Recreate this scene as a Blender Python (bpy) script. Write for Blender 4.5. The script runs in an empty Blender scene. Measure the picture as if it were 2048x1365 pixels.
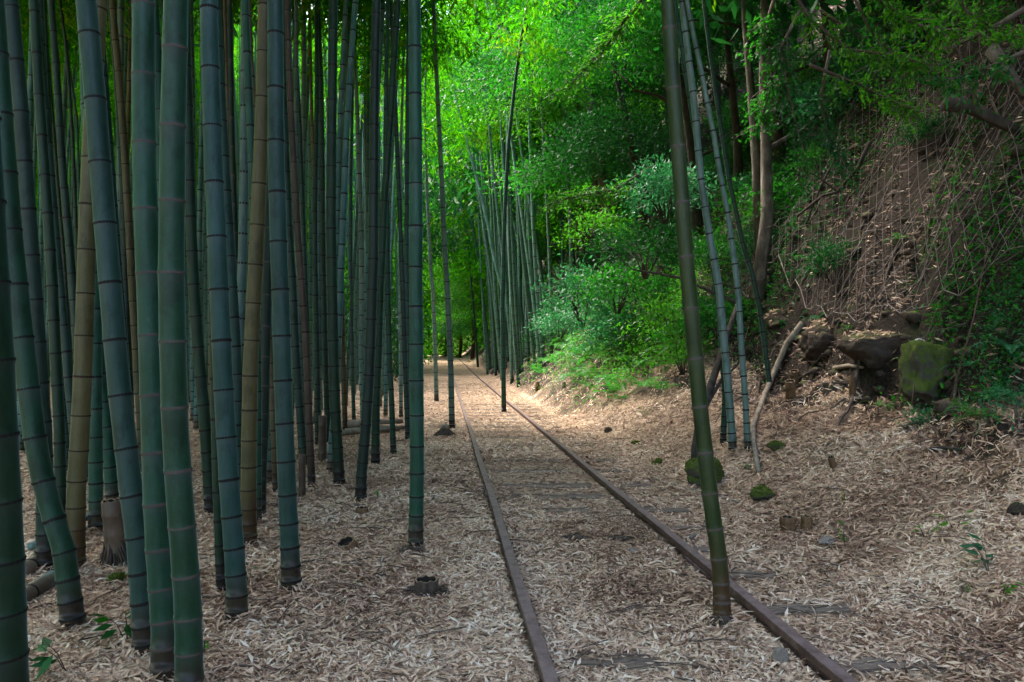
import bpy, math, random
import numpy as np
from mathutils import Vector, Matrix, Quaternion

random.seed(7)
rng = np.random.default_rng(7)
S = bpy.context.scene
COL = S.collection
R = math.radians

# ------------------------------------------------------------------ camera, light, exposure
CAM_Z, FPX, HOR = 1.33, 1593.0, 698.0
PITCH = math.atan((HOR - 682.5) / FPX)
cd = bpy.data.cameras.new('camera')
cd.sensor_width = 36.0
cd.lens = FPX / 2048 * 36.0
cd.clip_start, cd.clip_end = 0.05, 2000
cam = bpy.data.objects.new('camera', cd)
cam.location = (0, 0, CAM_Z)
cam.rotation_euler = (R(90) + PITCH, 0, 0)
COL.objects.link(cam)
S.camera = cam

SUN_EL, SUN_AZ = 52.0, -50.0           # degrees; azimuth from +Y towards +X
w = bpy.data.worlds.new('World'); S.world = w; w.use_nodes = True
nt = w.node_tree
sky = nt.nodes.new('ShaderNodeTexSky'); sky.sky_type = 'NISHITA'; sky.sun_disc = False
sky.sun_elevation = R(SUN_EL); sky.sun_rotation = R(SUN_AZ)
sky.air_density, sky.dust_density, sky.ozone_density = 1.0, 4.0, 0.3
bg = nt.nodes['Background']; bg.inputs['Strength'].default_value = 0.15
nt.links.new(sky.outputs[0], bg.inputs['Color'])
sd = bpy.data.lights.new('sun', 'SUN'); sd.energy = 1.9; sd.angle = R(22); sd.color = (1.0, 0.95, 0.86)
sun = bpy.data.objects.new('sun', sd); COL.objects.link(sun)
sdir = Vector((math.sin(R(SUN_AZ)) * math.cos(R(SUN_EL)), math.cos(R(SUN_AZ)) * math.cos(R(SUN_EL)), math.sin(R(SUN_EL))))
sun.rotation_euler = sdir.to_track_quat('Z', 'Y').to_euler()
S.view_settings.view_transform = 'Standard'; S.view_settings.look = 'None'
S.view_settings.gamma = 1.0; S.view_settings.use_curve_mapping = False
S.view_settings.exposure = 3.1
S.render.engine = 'CYCLES'
S.cycles.max_bounces = 7; S.cycles.diffuse_bounces = 4; S.cycles.glossy_bounces = 2; S.cycles.transmission_bounces = 5
S.cycles.use_denoising = True
S.cycles.caustics_reflective = False; S.cycles.caustics_refractive = False

# ------------------------------------------------------------------ helpers
FWD = np.array((0, math.cos(PITCH), math.sin(PITCH))); UPV = np.array((0, -math.sin(PITCH), math.cos(PITCH)))
def ray(u, v):
    return np.array((1.0, 0, 0)) * ((u - 1024) / FPX) + UPV * ((682.5 - v) / FPX) + FWD
def at(u, v, d):                       # the point of a pixel's ray at distance y = d
    r = ray(u, v); return Vector(r * (d / r[1]) + np.array((0, 0, CAM_Z)))

def _hash(i, j, k):
    n = (i * 374761393 + j * 668265263 + k * 2147483647) & 0xffffffff
    n = ((n ^ (n >> 13)) * 1274126177) & 0xffffffff
    return ((n ^ (n >> 16)) & 0xffff) / 65535.0
def vnoise(x, y, seed=0):
    x = np.asarray(x, float); y = np.asarray(y, float)
    i = np.floor(x).astype(np.int64); j = np.floor(y).astype(np.int64)
    fx = x - i; fy = y - j; fx = fx * fx * (3 - 2 * fx); fy = fy * fy * (3 - 2 * fy)
    a, b, c, d = (_hash(i, j, seed), _hash(i + 1, j, seed), _hash(i, j + 1, seed), _hash(i + 1, j + 1, seed))
    return (a * (1 - fx) + b * fx) * (1 - fy) + (c * (1 - fx) + d * fx) * fy - 0.5
def sstep(a, b, x):
    t = np.clip((np.asarray(x, float) - a) / (b - a), 0, 1); return t * t * (3 - 2 * t)

# distance, where it shows: (from, to) across the track; the rest lies under leaves
SLEEPERS = [(3.38, [(0.62, 1.12), (-0.45, -0.05)], 'nearest sleeper, its split grey end bare beyond the bank-side rail'),
            (4.10, [(0.66, 1.14)], 'grey cracked sleeper end bare just past the culm at the rail'),
            (4.72, [(0.66, 0.98)], 'small bare sleeper end beyond the rail, level with the culm foot'),
            (5.32, [(0.62, 0.86)], 'half buried sleeper end hidden behind the culm at the rail'),
            (5.95, [(0.70, 1.0)], 'faint sleeper end beside the bank-side rail near two cut stumps'),
            (6.6, [(0.62, 1.05), (-0.12, 0.18)], 'low brown sleeper end among leaves opposite the mossy stone'),
            (7.22, [(-0.02, 0.4)], 'thin sliver of sleeper between the rails behind the darkest one'),
            (7.80, [(-0.42, 0.42), (-1.1, -0.75), (0.75, 1.05)], 'dark long sleeper bare between the rails, most visible one'),
            (8.72, [(-0.35, 0.3), (0.7, 1.05)], 'pale brown sleeper between the rails just beyond the dark one'),
            (9.5, [(-0.35, 0.4), (-1.05, -0.7), (0.7, 1.05)], 'grey sleeper between the rails below the leaf covered stretch'),
            (10.9, [(-0.2, 0.3), (0.75, 1.05)], 'short bare sleeper strip between the rails midway to the culm')]
SLEEPERS += [(12.0 + 0.78 * i, [(-0.42, 0.40), (0.72, 1.0)], 'row of faint sleeper strips between the rails near the far culm') for i in range(10)]
BARE = [(y_, a_, b_) for y_, sp_, _ in SLEEPERS for a_, b_ in sp_]
def track_c(y): return 0.975 - 0.0854 * np.asarray(y, float)
def H(x, y):                           # height of the ground
    x = np.asarray(x, float); y = np.asarray(y, float)
    s = x - track_c(y)
    far = sstep(9, 17, y)
    toe = 1.5 - 0.3 * far
    t = np.maximum(s - toe, 0)
    t = t * t / (t + 0.25)
    near_p = 0.46 * np.minimum(t, 1.9) + 2.7 * np.clip(t - 1.9, 0, 0.62) + 2.0 * np.clip(t - 2.52, 0, 6) + 0.7 * np.maximum(t - 8.52, 0)
    far_p = 1.0 * np.minimum(t, 2.2) + 1.6 * np.clip(t - 2.2, 0, 8) + 0.6 * np.maximum(t - 10.2, 0)
    p = near_p * (1 - far) + far_p * far
    p = np.minimum(p, 15 + 0.1 * p)
    k = sstep(0.3, 2.4, t)
    n = vnoise(x * 1.1, y * 1.1, 1) * 0.55 + vnoise(x * 2.7, y * 2.7, 2) * 0.32 + vnoise(x * 6.5, y * 6.5, 3) * 0.17 + vnoise(x * 13, y * 13, 6) * 0.09
    g = vnoise(x * 0.9, y * 0.9, 4) * 0.045 + vnoise(x * 3, y * 3, 5) * 0.02
    intrack = 1 - sstep(0.9, 1.5, np.abs(s))
    up = 0.45 * sstep(30, 100, y)
    dip = np.zeros_like(p); ya = y + 0.0854 * (s / 1.0036)
    for (sy, a, b) in BARE:                # the bare stretches of the sleepers, swept clear
        dip = np.maximum(dip, sstep(0.17, 0.11, np.abs(ya - sy)) * sstep(a - 0.07, a, s) * sstep(b + 0.07, b, s))
    return p + n * k + g * (1 - 0.75 * intrack) + 0.006 - 0.024 * dip + up
def Hs(x, y): return float(H(np.array([x]), np.array([y]))[0])
def nrm(x, y, e=0.04):
    return Vector((-(Hs(x + e, y) - Hs(x - e, y)) / (2 * e), -(Hs(x, y + e) - Hs(x, y - e)) / (2 * e), 1)).normalized()
def hit(u, v, dmax=90):                # where a line of sight meets the ground
    r = ray(u, v); t = np.arange(1.5, dmax, 0.01)
    P = r[None, :] * t[:, None] + np.array((0, 0, CAM_Z))
    b = np.nonzero(P[:, 2] <= H(P[:, 0], P[:, 1]))[0]
    return Vector(P[b[0]]) if len(b) else Vector(P[-1])

def setp(o, label=None, cat=None, group=None, kind=None):
    if label: o['label'] = label
    if cat: o['category'] = cat
    if group: o['group'] = group
    if kind: o['kind'] = kind
    return o
def empty(name, loc, label=None, cat=None, group=None, rz=0):
    o = bpy.data.objects.new(name, None); COL.objects.link(o)
    o.location = loc; o.rotation_euler.z = rz; o.empty_display_size = 0.1
    return setp(o, label, cat, group)
def link(name, me, parent=None, loc=(0, 0, 0)):
    o = bpy.data.objects.new(name, me); COL.objects.link(o); o.location = loc
    if parent: o.parent = parent
    return o
def np_mesh(name, V, F, mat, smooth=True, attrs=None):
    """V (n,3); F (m,3) or (m,4); attrs {name: (domain, values)}"""
    me = bpy.data.meshes.new(name)
    V = np.asarray(V, np.float32); F = np.asarray(F, np.int32); k = F.shape[1]; m = len(F)
    me.vertices.add(len(V)); me.vertices.foreach_set('co', V.ravel())
    me.loops.add(m * k); me.loops.foreach_set('vertex_index', F.ravel())
    me.polygons.add(m)
    me.polygons.foreach_set('loop_start', np.arange(0, m * k, k, dtype=np.int32))
    me.polygons.foreach_set('loop_total', np.full(m, k, np.int32))
    me.polygons.foreach_set('use_smooth', np.full(m, smooth, bool))
    me.update(calc_edges=True)
    for a, (dom, val) in (attrs or {}).items():
        at_ = me.attributes.new(a, 'FLOAT', dom); at_.data.foreach_set('value', np.asarray(val, np.float32))
    if mat: me.materials.append(mat)
    return me
class MB:
    """collects quads and triangles of one mesh"""
    def __init__(self): self.V = []; self.F = []; self.n = 0; self.A = []
    def add(self, V, F, a=0.0):
        V = np.asarray(V, float); self.V.append(V)
        self.F += [tuple(int(i) + self.n for i in f) for f in F]
        self.A.append(np.full(len(V), a)); self.n += len(V)
    def tube(self, P, rad, sides=6, cap=True, a=0.0, wob=0.0):
        P = np.asarray([tuple(p) for p in P], float); n = len(P)
        rad = np.broadcast_to(np.asarray(rad, float), (n,))
        T = np.gradient(P, axis=0); T /= np.linalg.norm(T, axis=1)[:, None] + 1e-9
        ref = np.array((1.0, 0, 0)) if abs(T[0][0]) < 0.8 else np.array((0, 1.0, 0))
        V = []
        for i in range(n):
            A = ref - T[i] * ref.dot(T[i]); A /= np.linalg.norm(A) + 1e-9; ref = A; B = np.cross(T[i], A)
            an = np.arange(sides) * 2 * math.pi / sides
            rr = rad[i] * (1 + wob * (rng.random(sides) - 0.5))
            V.append(P[i] + np.outer(np.cos(an) * rr, A) + np.outer(np.sin(an) * rr, B))
        V = np.concatenate(V); F = []
        for i in range(n - 1):
            for j in range(sides):
                k = (j + 1) % sides
                F.append((i * sides + j, i * sides + k, (i + 1) * sides + k, (i + 1) * sides + j))
        if cap:
            F.append(tuple(range(sides - 1, -1, -1))); F.append(tuple((n - 1) * sides + j for j in range(sides)))
        self.add(V, F, a)
    def mesh(self, name, mat, smooth=True, attr=None):
        me = bpy.data.meshes.new(name)
        me.from_pydata(np.concatenate(self.V).tolist(), [], self.F)
        me.polygons.foreach_set('use_smooth', [smooth] * len(me.polygons))
        if attr:
            a = me.attributes.new(attr, 'FLOAT', 'POINT'); a.data.foreach_set('value', np.concatenate(self.A).astype(np.float32))
        if mat: me.materials.append(mat)
        me.update(); return me

# ------------------------------------------------------------------ materials
def ramp(nt, stops, fac):
    n = nt.nodes.new('ShaderNodeValToRGB'); e = n.color_ramp.elements
    while len(e) < len(stops): e.new(0.5)
    for i, (p, c) in enumerate(stops): e[i].position = p; e[i].color = (*c, 1)
    nt.links.new(fac, n.inputs[0]); return n.outputs[0]
class M:
    def __init__(self, name):
        self.m = bpy.data.materials.new(name); self.m.use_nodes = True; self.t = self.m.node_tree
        self.b = self.t.nodes['Principled BSDF']; self.out = self.t.nodes['Material Output']
    def n(self, ty, **kw):
        x = self.t.nodes.new('ShaderNode' + ty)
        for k, v in kw.items(): setattr(x, k, v)
        return x
    def L(self, a, b): self.t.links.new(a, b)
    def pos(self): return self.n('NewGeometry').outputs['Position']
    def obj(self): return self.n('TexCoord').outputs['Object']
    def noise(self, vec, scale, detail=4, rough=0.55, stretch=None):
        if stretch:
            mp = self.n('Mapping'); mp.inputs['Scale'].default_value = stretch; self.L(vec, mp.inputs[0]); vec = mp.outputs[0]
        x = self.n('TexNoise'); x.inputs['Scale'].default_value = scale; x.inputs['Detail'].default_value = detail
        x.inputs['Roughness'].default_value = rough; self.L(vec, x.inputs['Vector']); return x.outputs['Fac']
    def attr(self, name): x = self.n('Attribute'); x.attribute_name = name; return x.outputs['Fac']
    def rnd(self): return self.n('ObjectInfo').outputs['Random']
    def mix(self, f, a, b, mode='MIX'):
        x = self.n('Mix'); x.data_type = 'RGBA'; x.blend_type = mode
        for s, v in ((0, f), (6, a), (7, b)):
            if hasattr(v, 'node'): self.L(v, x.inputs[s])
            elif s == 0: x.inputs[0].default_value = v
            else: x.inputs[s].default_value = (*v, 1)
        return x.outputs[2]
    def math(self, op, a, b=0.0, clamp=False):
        x = self.n('Math'); x.operation = op; x.use_clamp = clamp
        for s, v in ((0, a), (1, b)):
            if hasattr(v, 'node'): self.L(v, x.inputs[s])
            else: x.inputs[s].default_value = v
        return x.outputs[0]
    def mr(self, v, a, b, c=0.0, d=1.0):
        x = self.n('MapRange'); self.L(v, x.inputs[0])
        for i, q in enumerate((a, b, c, d)): x.inputs[i + 1].default_value = q
        return x.outputs[0]
    def bump(self, h, strength=0.3, dist=0.01):
        x = self.n('Bump'); x.inputs['Strength'].default_value = strength; x.inputs['Distance'].default_value = dist
        self.L(h, x.inputs['Height']); self.L(x.outputs[0], self.b.inputs['Normal'])
    def color(self, c):
        if hasattr(c, 'node'): self.L(c, self.b.inputs['Base Color'])
        else: self.b.inputs['Base Color'].default_value = (*c, 1)
    def set(self, **kw):
        for k, v in kw.items(): self.b.inputs[k.replace('_', ' ')].default_value = v
        return self

def culm_mat(name, c1, c2, bloom, base=(0.065, 0.045, 0.028), streak=0.6, sheen=0.34, vr=(0.20, 0.62)):
    m = M(name); p = m.obj()
    n1 = m.noise(p, 9, 5, 0.65, (1, 1, 0.25)); n2 = m.noise(p, 55, 3, 0.7, (1, 1, 0.12)); n3 = m.noise(p, 150, 2, 0.6)
    c = m.mix(m.mr(n1, 0.38, 0.62), c1, c2)
    c = m.mix(m.math('MULTIPLY', m.mr(n2, 0.5, 0.8), streak), c, tuple(x * 0.55 for x in c1))
    c = m.mix(m.math('MULTIPLY', m.mr(n3, 0.55, 0.8), 0.35), c, bloom)      # fine waxy specks
    pw = m.noise(p, 4.5, 5, 0.7, (1, 1, 0.5)); c = m.mix(m.math('MULTIPLY', m.mr(pw, 0.53, 0.60), 0.6), c, tuple(x * .42 for x in c1))     # powder rubbed off
    sc = m.noise(p, 26, 4, 0.75, (1, 1, 0.9)); c = m.mix(m.math('MULTIPLY', m.mr(sc, 0.62, 0.72), 0.45), c, bloom)                       # lichen and scuffs
    nd = m.attr('node')                                                      # waxy ring below each node
    c = m.mix(m.math('MULTIPLY', m.math('MULTIPLY', nd, m.mr(n1, 0.2, 0.7)), 0.75, True), c, bloom)
    hb = m.attr('foot')                                                      # weathered, stained foot of the culm
    blotch = m.mr(m.math('ADD', m.math('MULTIPLY', hb, 1.25), m.math('MULTIPLY', m.math('SUBTRACT', n1, 0.5), 1.3)), 0.45, 0.95)
    c = m.mix(blotch, c, base)
    h = m.n('HueSaturation'); m.L(c, h.inputs['Color']); m.L(m.mr(m.rnd(), 0, 1, *vr), h.inputs['Value'])
    m.L(m.mr(m.rnd(), 0, 1, 0.47, 0.52), h.inputs['Hue'])
    m.color(h.outputs[0])
    m.set(Roughness=0.5, Sheen_Weight=sheen, Sheen_Roughness=0.32, Specular_IOR_Level=0.35)
    m.b.inputs['Sheen Tint'].default_value = (0.42, 0.80, 0.76, 1)
    m.bump(n2, 0.15, 0.004)
    return m.m
CULM = {
    'B': culm_mat('culm_deep_blue', (0.022, 0.085, 0.070), (0.060, 0.135, 0.125), (0.11, 0.17, 0.17), vr=(.7, 1.35)),  # deep grove copies: colour brightened so rear stems glow in the gloom
    'G': culm_mat('culm_deep_green', (0.016, 0.085, 0.052), (0.045, 0.130, 0.095), (0.11, 0.17, 0.15), vr=(.7, 1.35)),
    'Y': culm_mat('culm_deep_grey', (0.055, 0.12, 0.105), (0.10, 0.165, 0.155), (0.15, 0.2, 0.19), vr=(.75, 1.3)),
    'g': culm_mat('culm_green', (0.006, 0.085, 0.034), (0.028, 0.140, 0.082), (0.11, 0.17, 0.15)),
    'b': culm_mat('culm_bluegreen', (0.016, 0.084, 0.058), (0.048, 0.132, 0.110), (0.11, 0.17, 0.17)),
    'd': culm_mat('culm_darkgreen', (0.006, 0.042, 0.020), (0.012, 0.065, 0.034), (0.13, 0.16, 0.15)),
    'l': culm_mat('culm_olive', (0.030, 0.066, 0.010), (0.056, 0.085, 0.018), (0.11, 0.13, 0.07), (0.11, 0.055, 0.022), .8, .12),
    't': culm_mat('culm_tan', (0.105, 0.092, 0.034), (0.16, 0.125, 0.052), (0.2, 0.17, 0.10), (0.075, 0.036, 0.012), 0.8, 0.25, (0.38, 0.75)),
    'r': culm_mat('culm_brown', (0.10, 0.062, 0.042), (0.155, 0.105, 0.072), (0.2, 0.16, 0.12), (0.04, 0.022, 0.014), 0.8, 0.25, (0.38, 0.75)),
    'y': culm_mat('culm_grey', (0.10, 0.185, 0.150), (0.18, 0.265, 0.245), (0.2, 0.24, 0.22), vr=(.6, .95)),
    'c': culm_mat('culm_pale_green', (0.14, 0.38, 0.22), (0.28, 0.52, 0.38), (0.3, 0.36, 0.33)),  # far clump tone painted brighter to offset its backlit shade
    'p': culm_mat('culm_pale_dead', (0.22, 0.16, 0.09), (0.34, 0.26, 0.16), (0.3, 0.24, 0.17), (0.06, 0.04, 0.025), 0.9, 0.1, (0.38, 0.75)),
}
def simple(name, stops, scale, rough=0.8, stretch=None, bump=0.4, bd=0.01, spec=0.3, detail=5):
    m = M(name); n = m.noise(m.obj(), scale, detail, 0.62, stretch)
    m.color(ramp(m.t, stops, n)); m.set(Roughness=rough, Specular_IOR_Level=spec); m.bump(n, bump, bd); return m.m
RING_D = simple('node_dark', [(0.3, (0.004, 0.0035, 0.003)), (0.7, (0.015, 0.011, 0.009))], 40, 0.75, bump=0.2, bd=0.002)
RING_P = simple('node_pale', [(0.3, (0.045, 0.034, 0.029)), (0.7, (0.11, 0.088, 0.077))], 40, 0.8, bump=0.2, bd=0.002)
RING_T = simple('node_brown', [(0.3, (0.016, 0.009, 0.005)), (0.7, (0.045, 0.027, 0.014))], 40, 0.8, bump=0.2, bd=0.002)
BARK = simple('bark', [(0.3, (0.055, 0.045, 0.036)), (0.55, (0.13, 0.11, 0.09)), (0.72, (0.26, 0.235, 0.20))], 12, 0.9, (1, 1, 0.35), 0.9, 0.02)
BARK_D = simple('bark_dark', [(0.3, (0.018, 0.014, 0.011)), (0.7, (0.075, 0.058, 0.045))], 14, 0.9, (1, 1, 0.35), 0.9, 0.02)
DEADWOOD = simple('dead_wood', [(0.3, (0.16, 0.12, 0.085)), (0.7, (0.36, 0.30, 0.24))], 10, 0.85, (1, 1, 0.3), 0.5, 0.01)
TWIG = simple('twig', [(0.3, (0.04, 0.028, 0.022)), (0.7, (0.15, 0.115, 0.095))], 6, 0.9, None, 0.2, 0.004)
STONE = simple('stone', [(0.3, (0.13, 0.105, 0.085)), (0.7, (0.30, 0.255, 0.215))], 9, 0.85, None, 0.5, 0.01)
PALE_STONE = simple('pale_stone', [(0.3, (0.36, 0.36, 0.37)), (0.7, (0.55, 0.55, 0.56))], 9, 0.85, None, 0.4, 0.01)
DARK_FIBRE = simple('root_fibre', [(0.3, (0.028, 0.02, 0.015)), (0.7, (0.10, 0.075, 0.055))], 30, 0.95, (1, 1, 0.2), 0.8, 0.01)
CUT = simple('cut_bamboo', [(0.3, (0.16, 0.10, 0.055)), (0.7, (0.32, 0.23, 0.14))], 25, 0.85, None, 0.3, 0.004)
STUMPBROWN = simple('stump_skin', [(0.3, (0.06, 0.032, 0.015)), (0.7, (0.20, 0.115, 0.055))], 14, 0.75, (1, 1, 0.3), 0.4, 0.006)
HOLE = simple('hollow', [(0.3, (0.010, 0.008, 0.006)), (0.7, (0.03, 0.022, 0.016))], 20, 0.95)  # near-black stands in for the shade inside cut stumps
WIRE = simple('rusty_wire', [(0.3, (0.09, 0.07, 0.065)), (0.7, (0.24, 0.20, 0.19))], 20, 0.7)
RUSTROD = simple('rust_rod', [(0.3, (0.06, 0.028, 0.02)), (0.7, (0.13, 0.07, 0.055))], 20, 0.75)

def moss_mat(name, rock1, rock2, amount):
    m = M(name); p = m.obj(); n = m.noise(p, 5, 6, 0.65); f = m.noise(p, 60, 4, 0.7)
    rock = m.mix(n, rock1, rock2)
    moss = m.mix(m.mr(f, 0.3, 0.7), (0.022, 0.045, 0.005), (0.15, 0.19, 0.035))
    nz = m.n('SeparateXYZ'); m.L(m.n('NewGeometry').outputs['Normal'], nz.inputs[0])
    k = m.math('ADD', m.math('MULTIPLY', nz.outputs[2], 0.45), m.math('MULTIPLY', n, 1.1))
    m.color(m.mix(m.mr(k, 1.0 - amount, 1.25 - amount), rock, moss))
    m.set(Roughness=0.95, Specular_IOR_Level=0.2); m.bump(m.math('ADD', m.math('MULTIPLY', f, 0.5), n), 0.9, 0.025); return m.m
MOSSROCK = moss_mat('mossy_rock', (0.04, 0.035, 0.028), (0.15, 0.13, 0.105), 0.55)
MOSSY = moss_mat('very_mossy_rock', (0.06, 0.055, 0.045), (0.15, 0.135, 0.11), 0.62)
SOILROCK = moss_mat('earthy_rock', (0.022, 0.016, 0.013), (0.12, 0.088, 0.07), 0.12)

def leaf_mat(name, stops, trans, tcol, rough=0.45, spec=0.45):
    m = M(name)
    c = ramp(m.t, stops, m.attr('rnd'))
    h = m.n('HueSaturation'); m.L(c, h.inputs['Color']); m.L(m.mr(m.rnd(), 0, 1, 0.75, 1.25), h.inputs['Value'])
    m.color(h.outputs[0]); m.set(Roughness=rough, Specular_IOR_Level=spec)
    t = m.n('BsdfTranslucent'); m.L(m.mix(0.55, h.outputs[0], tcol), t.inputs['Color'])
    mx = m.n('MixShader'); mx.inputs[0].default_value = trans
    m.L(m.b.outputs[0], mx.inputs[1]); m.L(t.outputs[0], mx.inputs[2]); m.L(mx.outputs[0], m.out.inputs['Surface'])
    return m.m
BAMBOO_LEAF = leaf_mat('bamboo_leaf', [(0, (0.004, 0.080, 0.002)), (0.5, (0.012, 0.135, 0.002)), (0.72, (0.05, 0.19, 0.003)), (1, (0.20, 0.26, 0.004))], 0.55, (0.075, 0.40, 0.002), 0.8, 0.03)  # yellow ramp end paints sunlit highlights onto single leaves
BROAD_LEAF = leaf_mat('broad_leaf', [(0, (0.006, 0.055, 0.010)), (0.55, (0.012, 0.105, 0.018)), (0.9, (0.035, 0.17, 0.02)), (1, (0.10, 0.22, 0.02))], 0.35, (0.05, 0.42, 0.012), 0.55, 0.15)
DARK_LEAF = leaf_mat('dark_leaf', [(0, (0.006, 0.04, 0.012)), (0.6, (0.012, 0.075, 0.026)), (1, (0.03, 0.13, 0.035))], 0.25, (0.03, 0.28, 0.02), 0.55, 0.15)
BLUE_LEAF = leaf_mat('bluish_leaf', [(0, (0.016, 0.105, 0.045)), (0.6, (0.035, 0.17, 0.08)), (1, (0.07, 0.25, 0.09))], 0.35, (0.06, 0.42, 0.08), 0.5, 0.3)
FRESH_LEAF = leaf_mat('fresh_leaf', [(0, (0.02, 0.12, 0.008)), (0.6, (0.05, 0.21, 0.012)), (1, (0.11, 0.28, 0.02))], 0.45, (0.10, 0.5, 0.01), 0.5, 0.22)
FERN_LEAF = leaf_mat('fern_leaf', [(0, (0.02, 0.12, 0.015)), (1, (0.06, 0.24, 0.03))], 0.4, (0.08, 0.5, 0.03), 0.5, 0.4)
LITTER_STOPS = [(0.0, (0.060, 0.026, 0.016)), (0.12, (0.17, 0.080, 0.050)), (0.26, (0.30, 0.180, 0.120)), (0.44, (0.49, 0.315, 0.205)), (0.66, (0.63, 0.44, 0.30)), (0.88, (0.73, 0.56, 0.405)), (1.0, (0.79, 0.66, 0.52))]
m = M('litter'); m.color(ramp(m.t, LITTER_STOPS, m.attr('rnd'))); m.set(Roughness=0.62, Specular_IOR_Level=0.3); LITTER = m.m
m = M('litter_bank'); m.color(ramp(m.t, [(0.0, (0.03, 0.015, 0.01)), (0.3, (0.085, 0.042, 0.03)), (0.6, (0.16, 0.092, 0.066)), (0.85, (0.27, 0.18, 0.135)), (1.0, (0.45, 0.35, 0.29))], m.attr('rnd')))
m.set(Roughness=0.65, Specular_IOR_Level=0.3); LITTER_BANK = m.m

def ground_mat():
    m = M('forest_floor'); p = m.pos()
    sc = m.noise(p, 38, 3, 0.7, (1, 0.6, 1)); big = m.noise(p, 1.3, 4, 0.6); fine = m.noise(p, 130, 3, 0.7)
    v = m.n('TexVoronoi'); v.inputs['Scale'].default_value = 30; mp = m.n('Mapping'); mp.inputs['Scale'].default_value = (1, 0.45, 1); m.L(p, mp.inputs[0]); m.L(mp.outputs[0], v.inputs['Vector'])
    k = m.n('SeparateColor'); m.L(v.outputs['Color'], k.inputs[0])
    lit = ramp(m.t, LITTER_STOPS, m.math('ADD', m.math('MULTIPLY', k.outputs[0], 0.75), m.math('MULTIPLY', sc, 0.25)))
    lit = m.mix(m.mr(m.noise(p, .9, 5, .65), .5, .66, .3, .8), lit, m.mix(fine, (0.07, 0.05, 0.036), (0.19, 0.14, 0.10)))
    soil = m.mix(m.mr(sc, 0.35, 0.7), (0.012, 0.009, 0.007), (0.060, 0.042, 0.032))
    soil = m.mix(m.math('MULTIPLY', m.mr(m.noise(p, 2.1, 5, 0.7), 0.56, 0.68), 0.7), soil, m.mix(fine, (0.016, 0.035, 0.006), (0.055, 0.085, 0.016)))
    nz = m.n('SeparateXYZ'); m.L(m.n('NewGeometry').outputs['Normal'], nz.inputs[0])
    f = m.mr(m.math('ADD', nz.outputs[2], m.math('MULTIPLY', m.math('SUBTRACT', big, 0.5), 0.35)), 0.72, 0.9)
    m.color(m.mix(f, soil, lit)); m.set(Roughness=0.9, Specular_IOR_Level=0.2)
    m.bump(m.math('ADD', sc, m.math('MULTIPLY', fine, 0.6)), 1.0, 0.03); return m.m
GROUND = ground_mat()

# ------------------------------------------------------------------ ground
def axis(a, knots):
    out = [a]
    for end, st0, st1 in knots:
        s0 = out[-1]
        while out[-1] < end - 1e-6:
            f = (out[-1] - s0) / (end - s0); out.append(min(end, out[-1] + st0 + (st1 - st0) * f))
    return np.array(out)
gx = np.concatenate([-axis(2.0, [(10, 0.12, 0.6), (60, 1, 8), (260, 12, 40)])[::-1], axis(-1.95, [(7.5, 0.05, 0.05), (16, 0.08, 0.5), (60, 1, 8), (260, 12, 40)])])
gy = np.concatenate([axis(-80, [(-6, 10, 1), (1.5, 0.8, 0.2)]), axis(1.56, [(11, 0.055, 0.065), (30, 0.08, 0.25), (80, 0.4, 2), (400, 4, 40)])])
X, Y = np.meshgrid(gx, gy)
Z = H(X, Y)
nx, ny = len(gx), len(gy)
idx = np.arange(nx * ny).reshape(ny, nx)
Fq = np.stack([idx[:-1, :-1], idx[:-1, 1:], idx[1:, 1:], idx[1:, :-1]], -1).reshape(-1, 4)
ground = link('ground', np_mesh('ground', np.stack([X, Y, Z], -1).reshape(-1, 3), Fq, GROUND))
setp(ground, 'forest floor of dry bamboo leaves rising into an earthy bank', kind='structure')

HILL = M('wooded_hill'); p_ = HILL.pos(); n_ = HILL.noise(p_, .35, 6, .7); n2_ = HILL.noise(p_, 1.6, 4, .7)
HILL.color(HILL.mix(HILL.mr(n2_, .35, .68), HILL.mix(n_, (0.008, 0.045, 0.004), (0.030, 0.095, 0.006)), (0.070, 0.160, 0.010))); HILL.set(Roughness=.95, Specular_IOR_Level=.05)
HILL.bump(HILL.math('ADD', n_, n2_), 1.0, 1.2)
av = np.linspace(-2.15, 1.15, 230); rv = np.array([104, 107, 110, 114, 119, 125, 132, 140, 150, 162, 176, 195, 220.0]); A_, R_ = np.meshgrid(av, rv)
xs, ys = R_ * np.sin(A_), R_ * np.cos(A_)
zs = H(xs, ys) * 0 + 62 * sstep(103, 150, R_) + 9 * vnoise(xs * .05, ys * .05, 61) * sstep(104, 125, R_) + (3.4 * np.abs(vnoise(xs * .22, ys * .22, 62)) + 1.6 * np.abs(vnoise(xs * .6, ys * .6, 63))) - 1.0
ix = np.arange(len(av) * len(rv)).reshape(len(rv), len(av))
hill = link('hills', np_mesh('hills', np.stack([xs, ys, zs], -1).reshape(-1, 3), np.stack([ix[:-1, :-1], ix[1:, :-1], ix[1:, 1:], ix[:-1, 1:]], -1).reshape(-1, 4), HILL.m))
setp(hill, 'wooded hills closing the valley', kind='structure')

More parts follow.
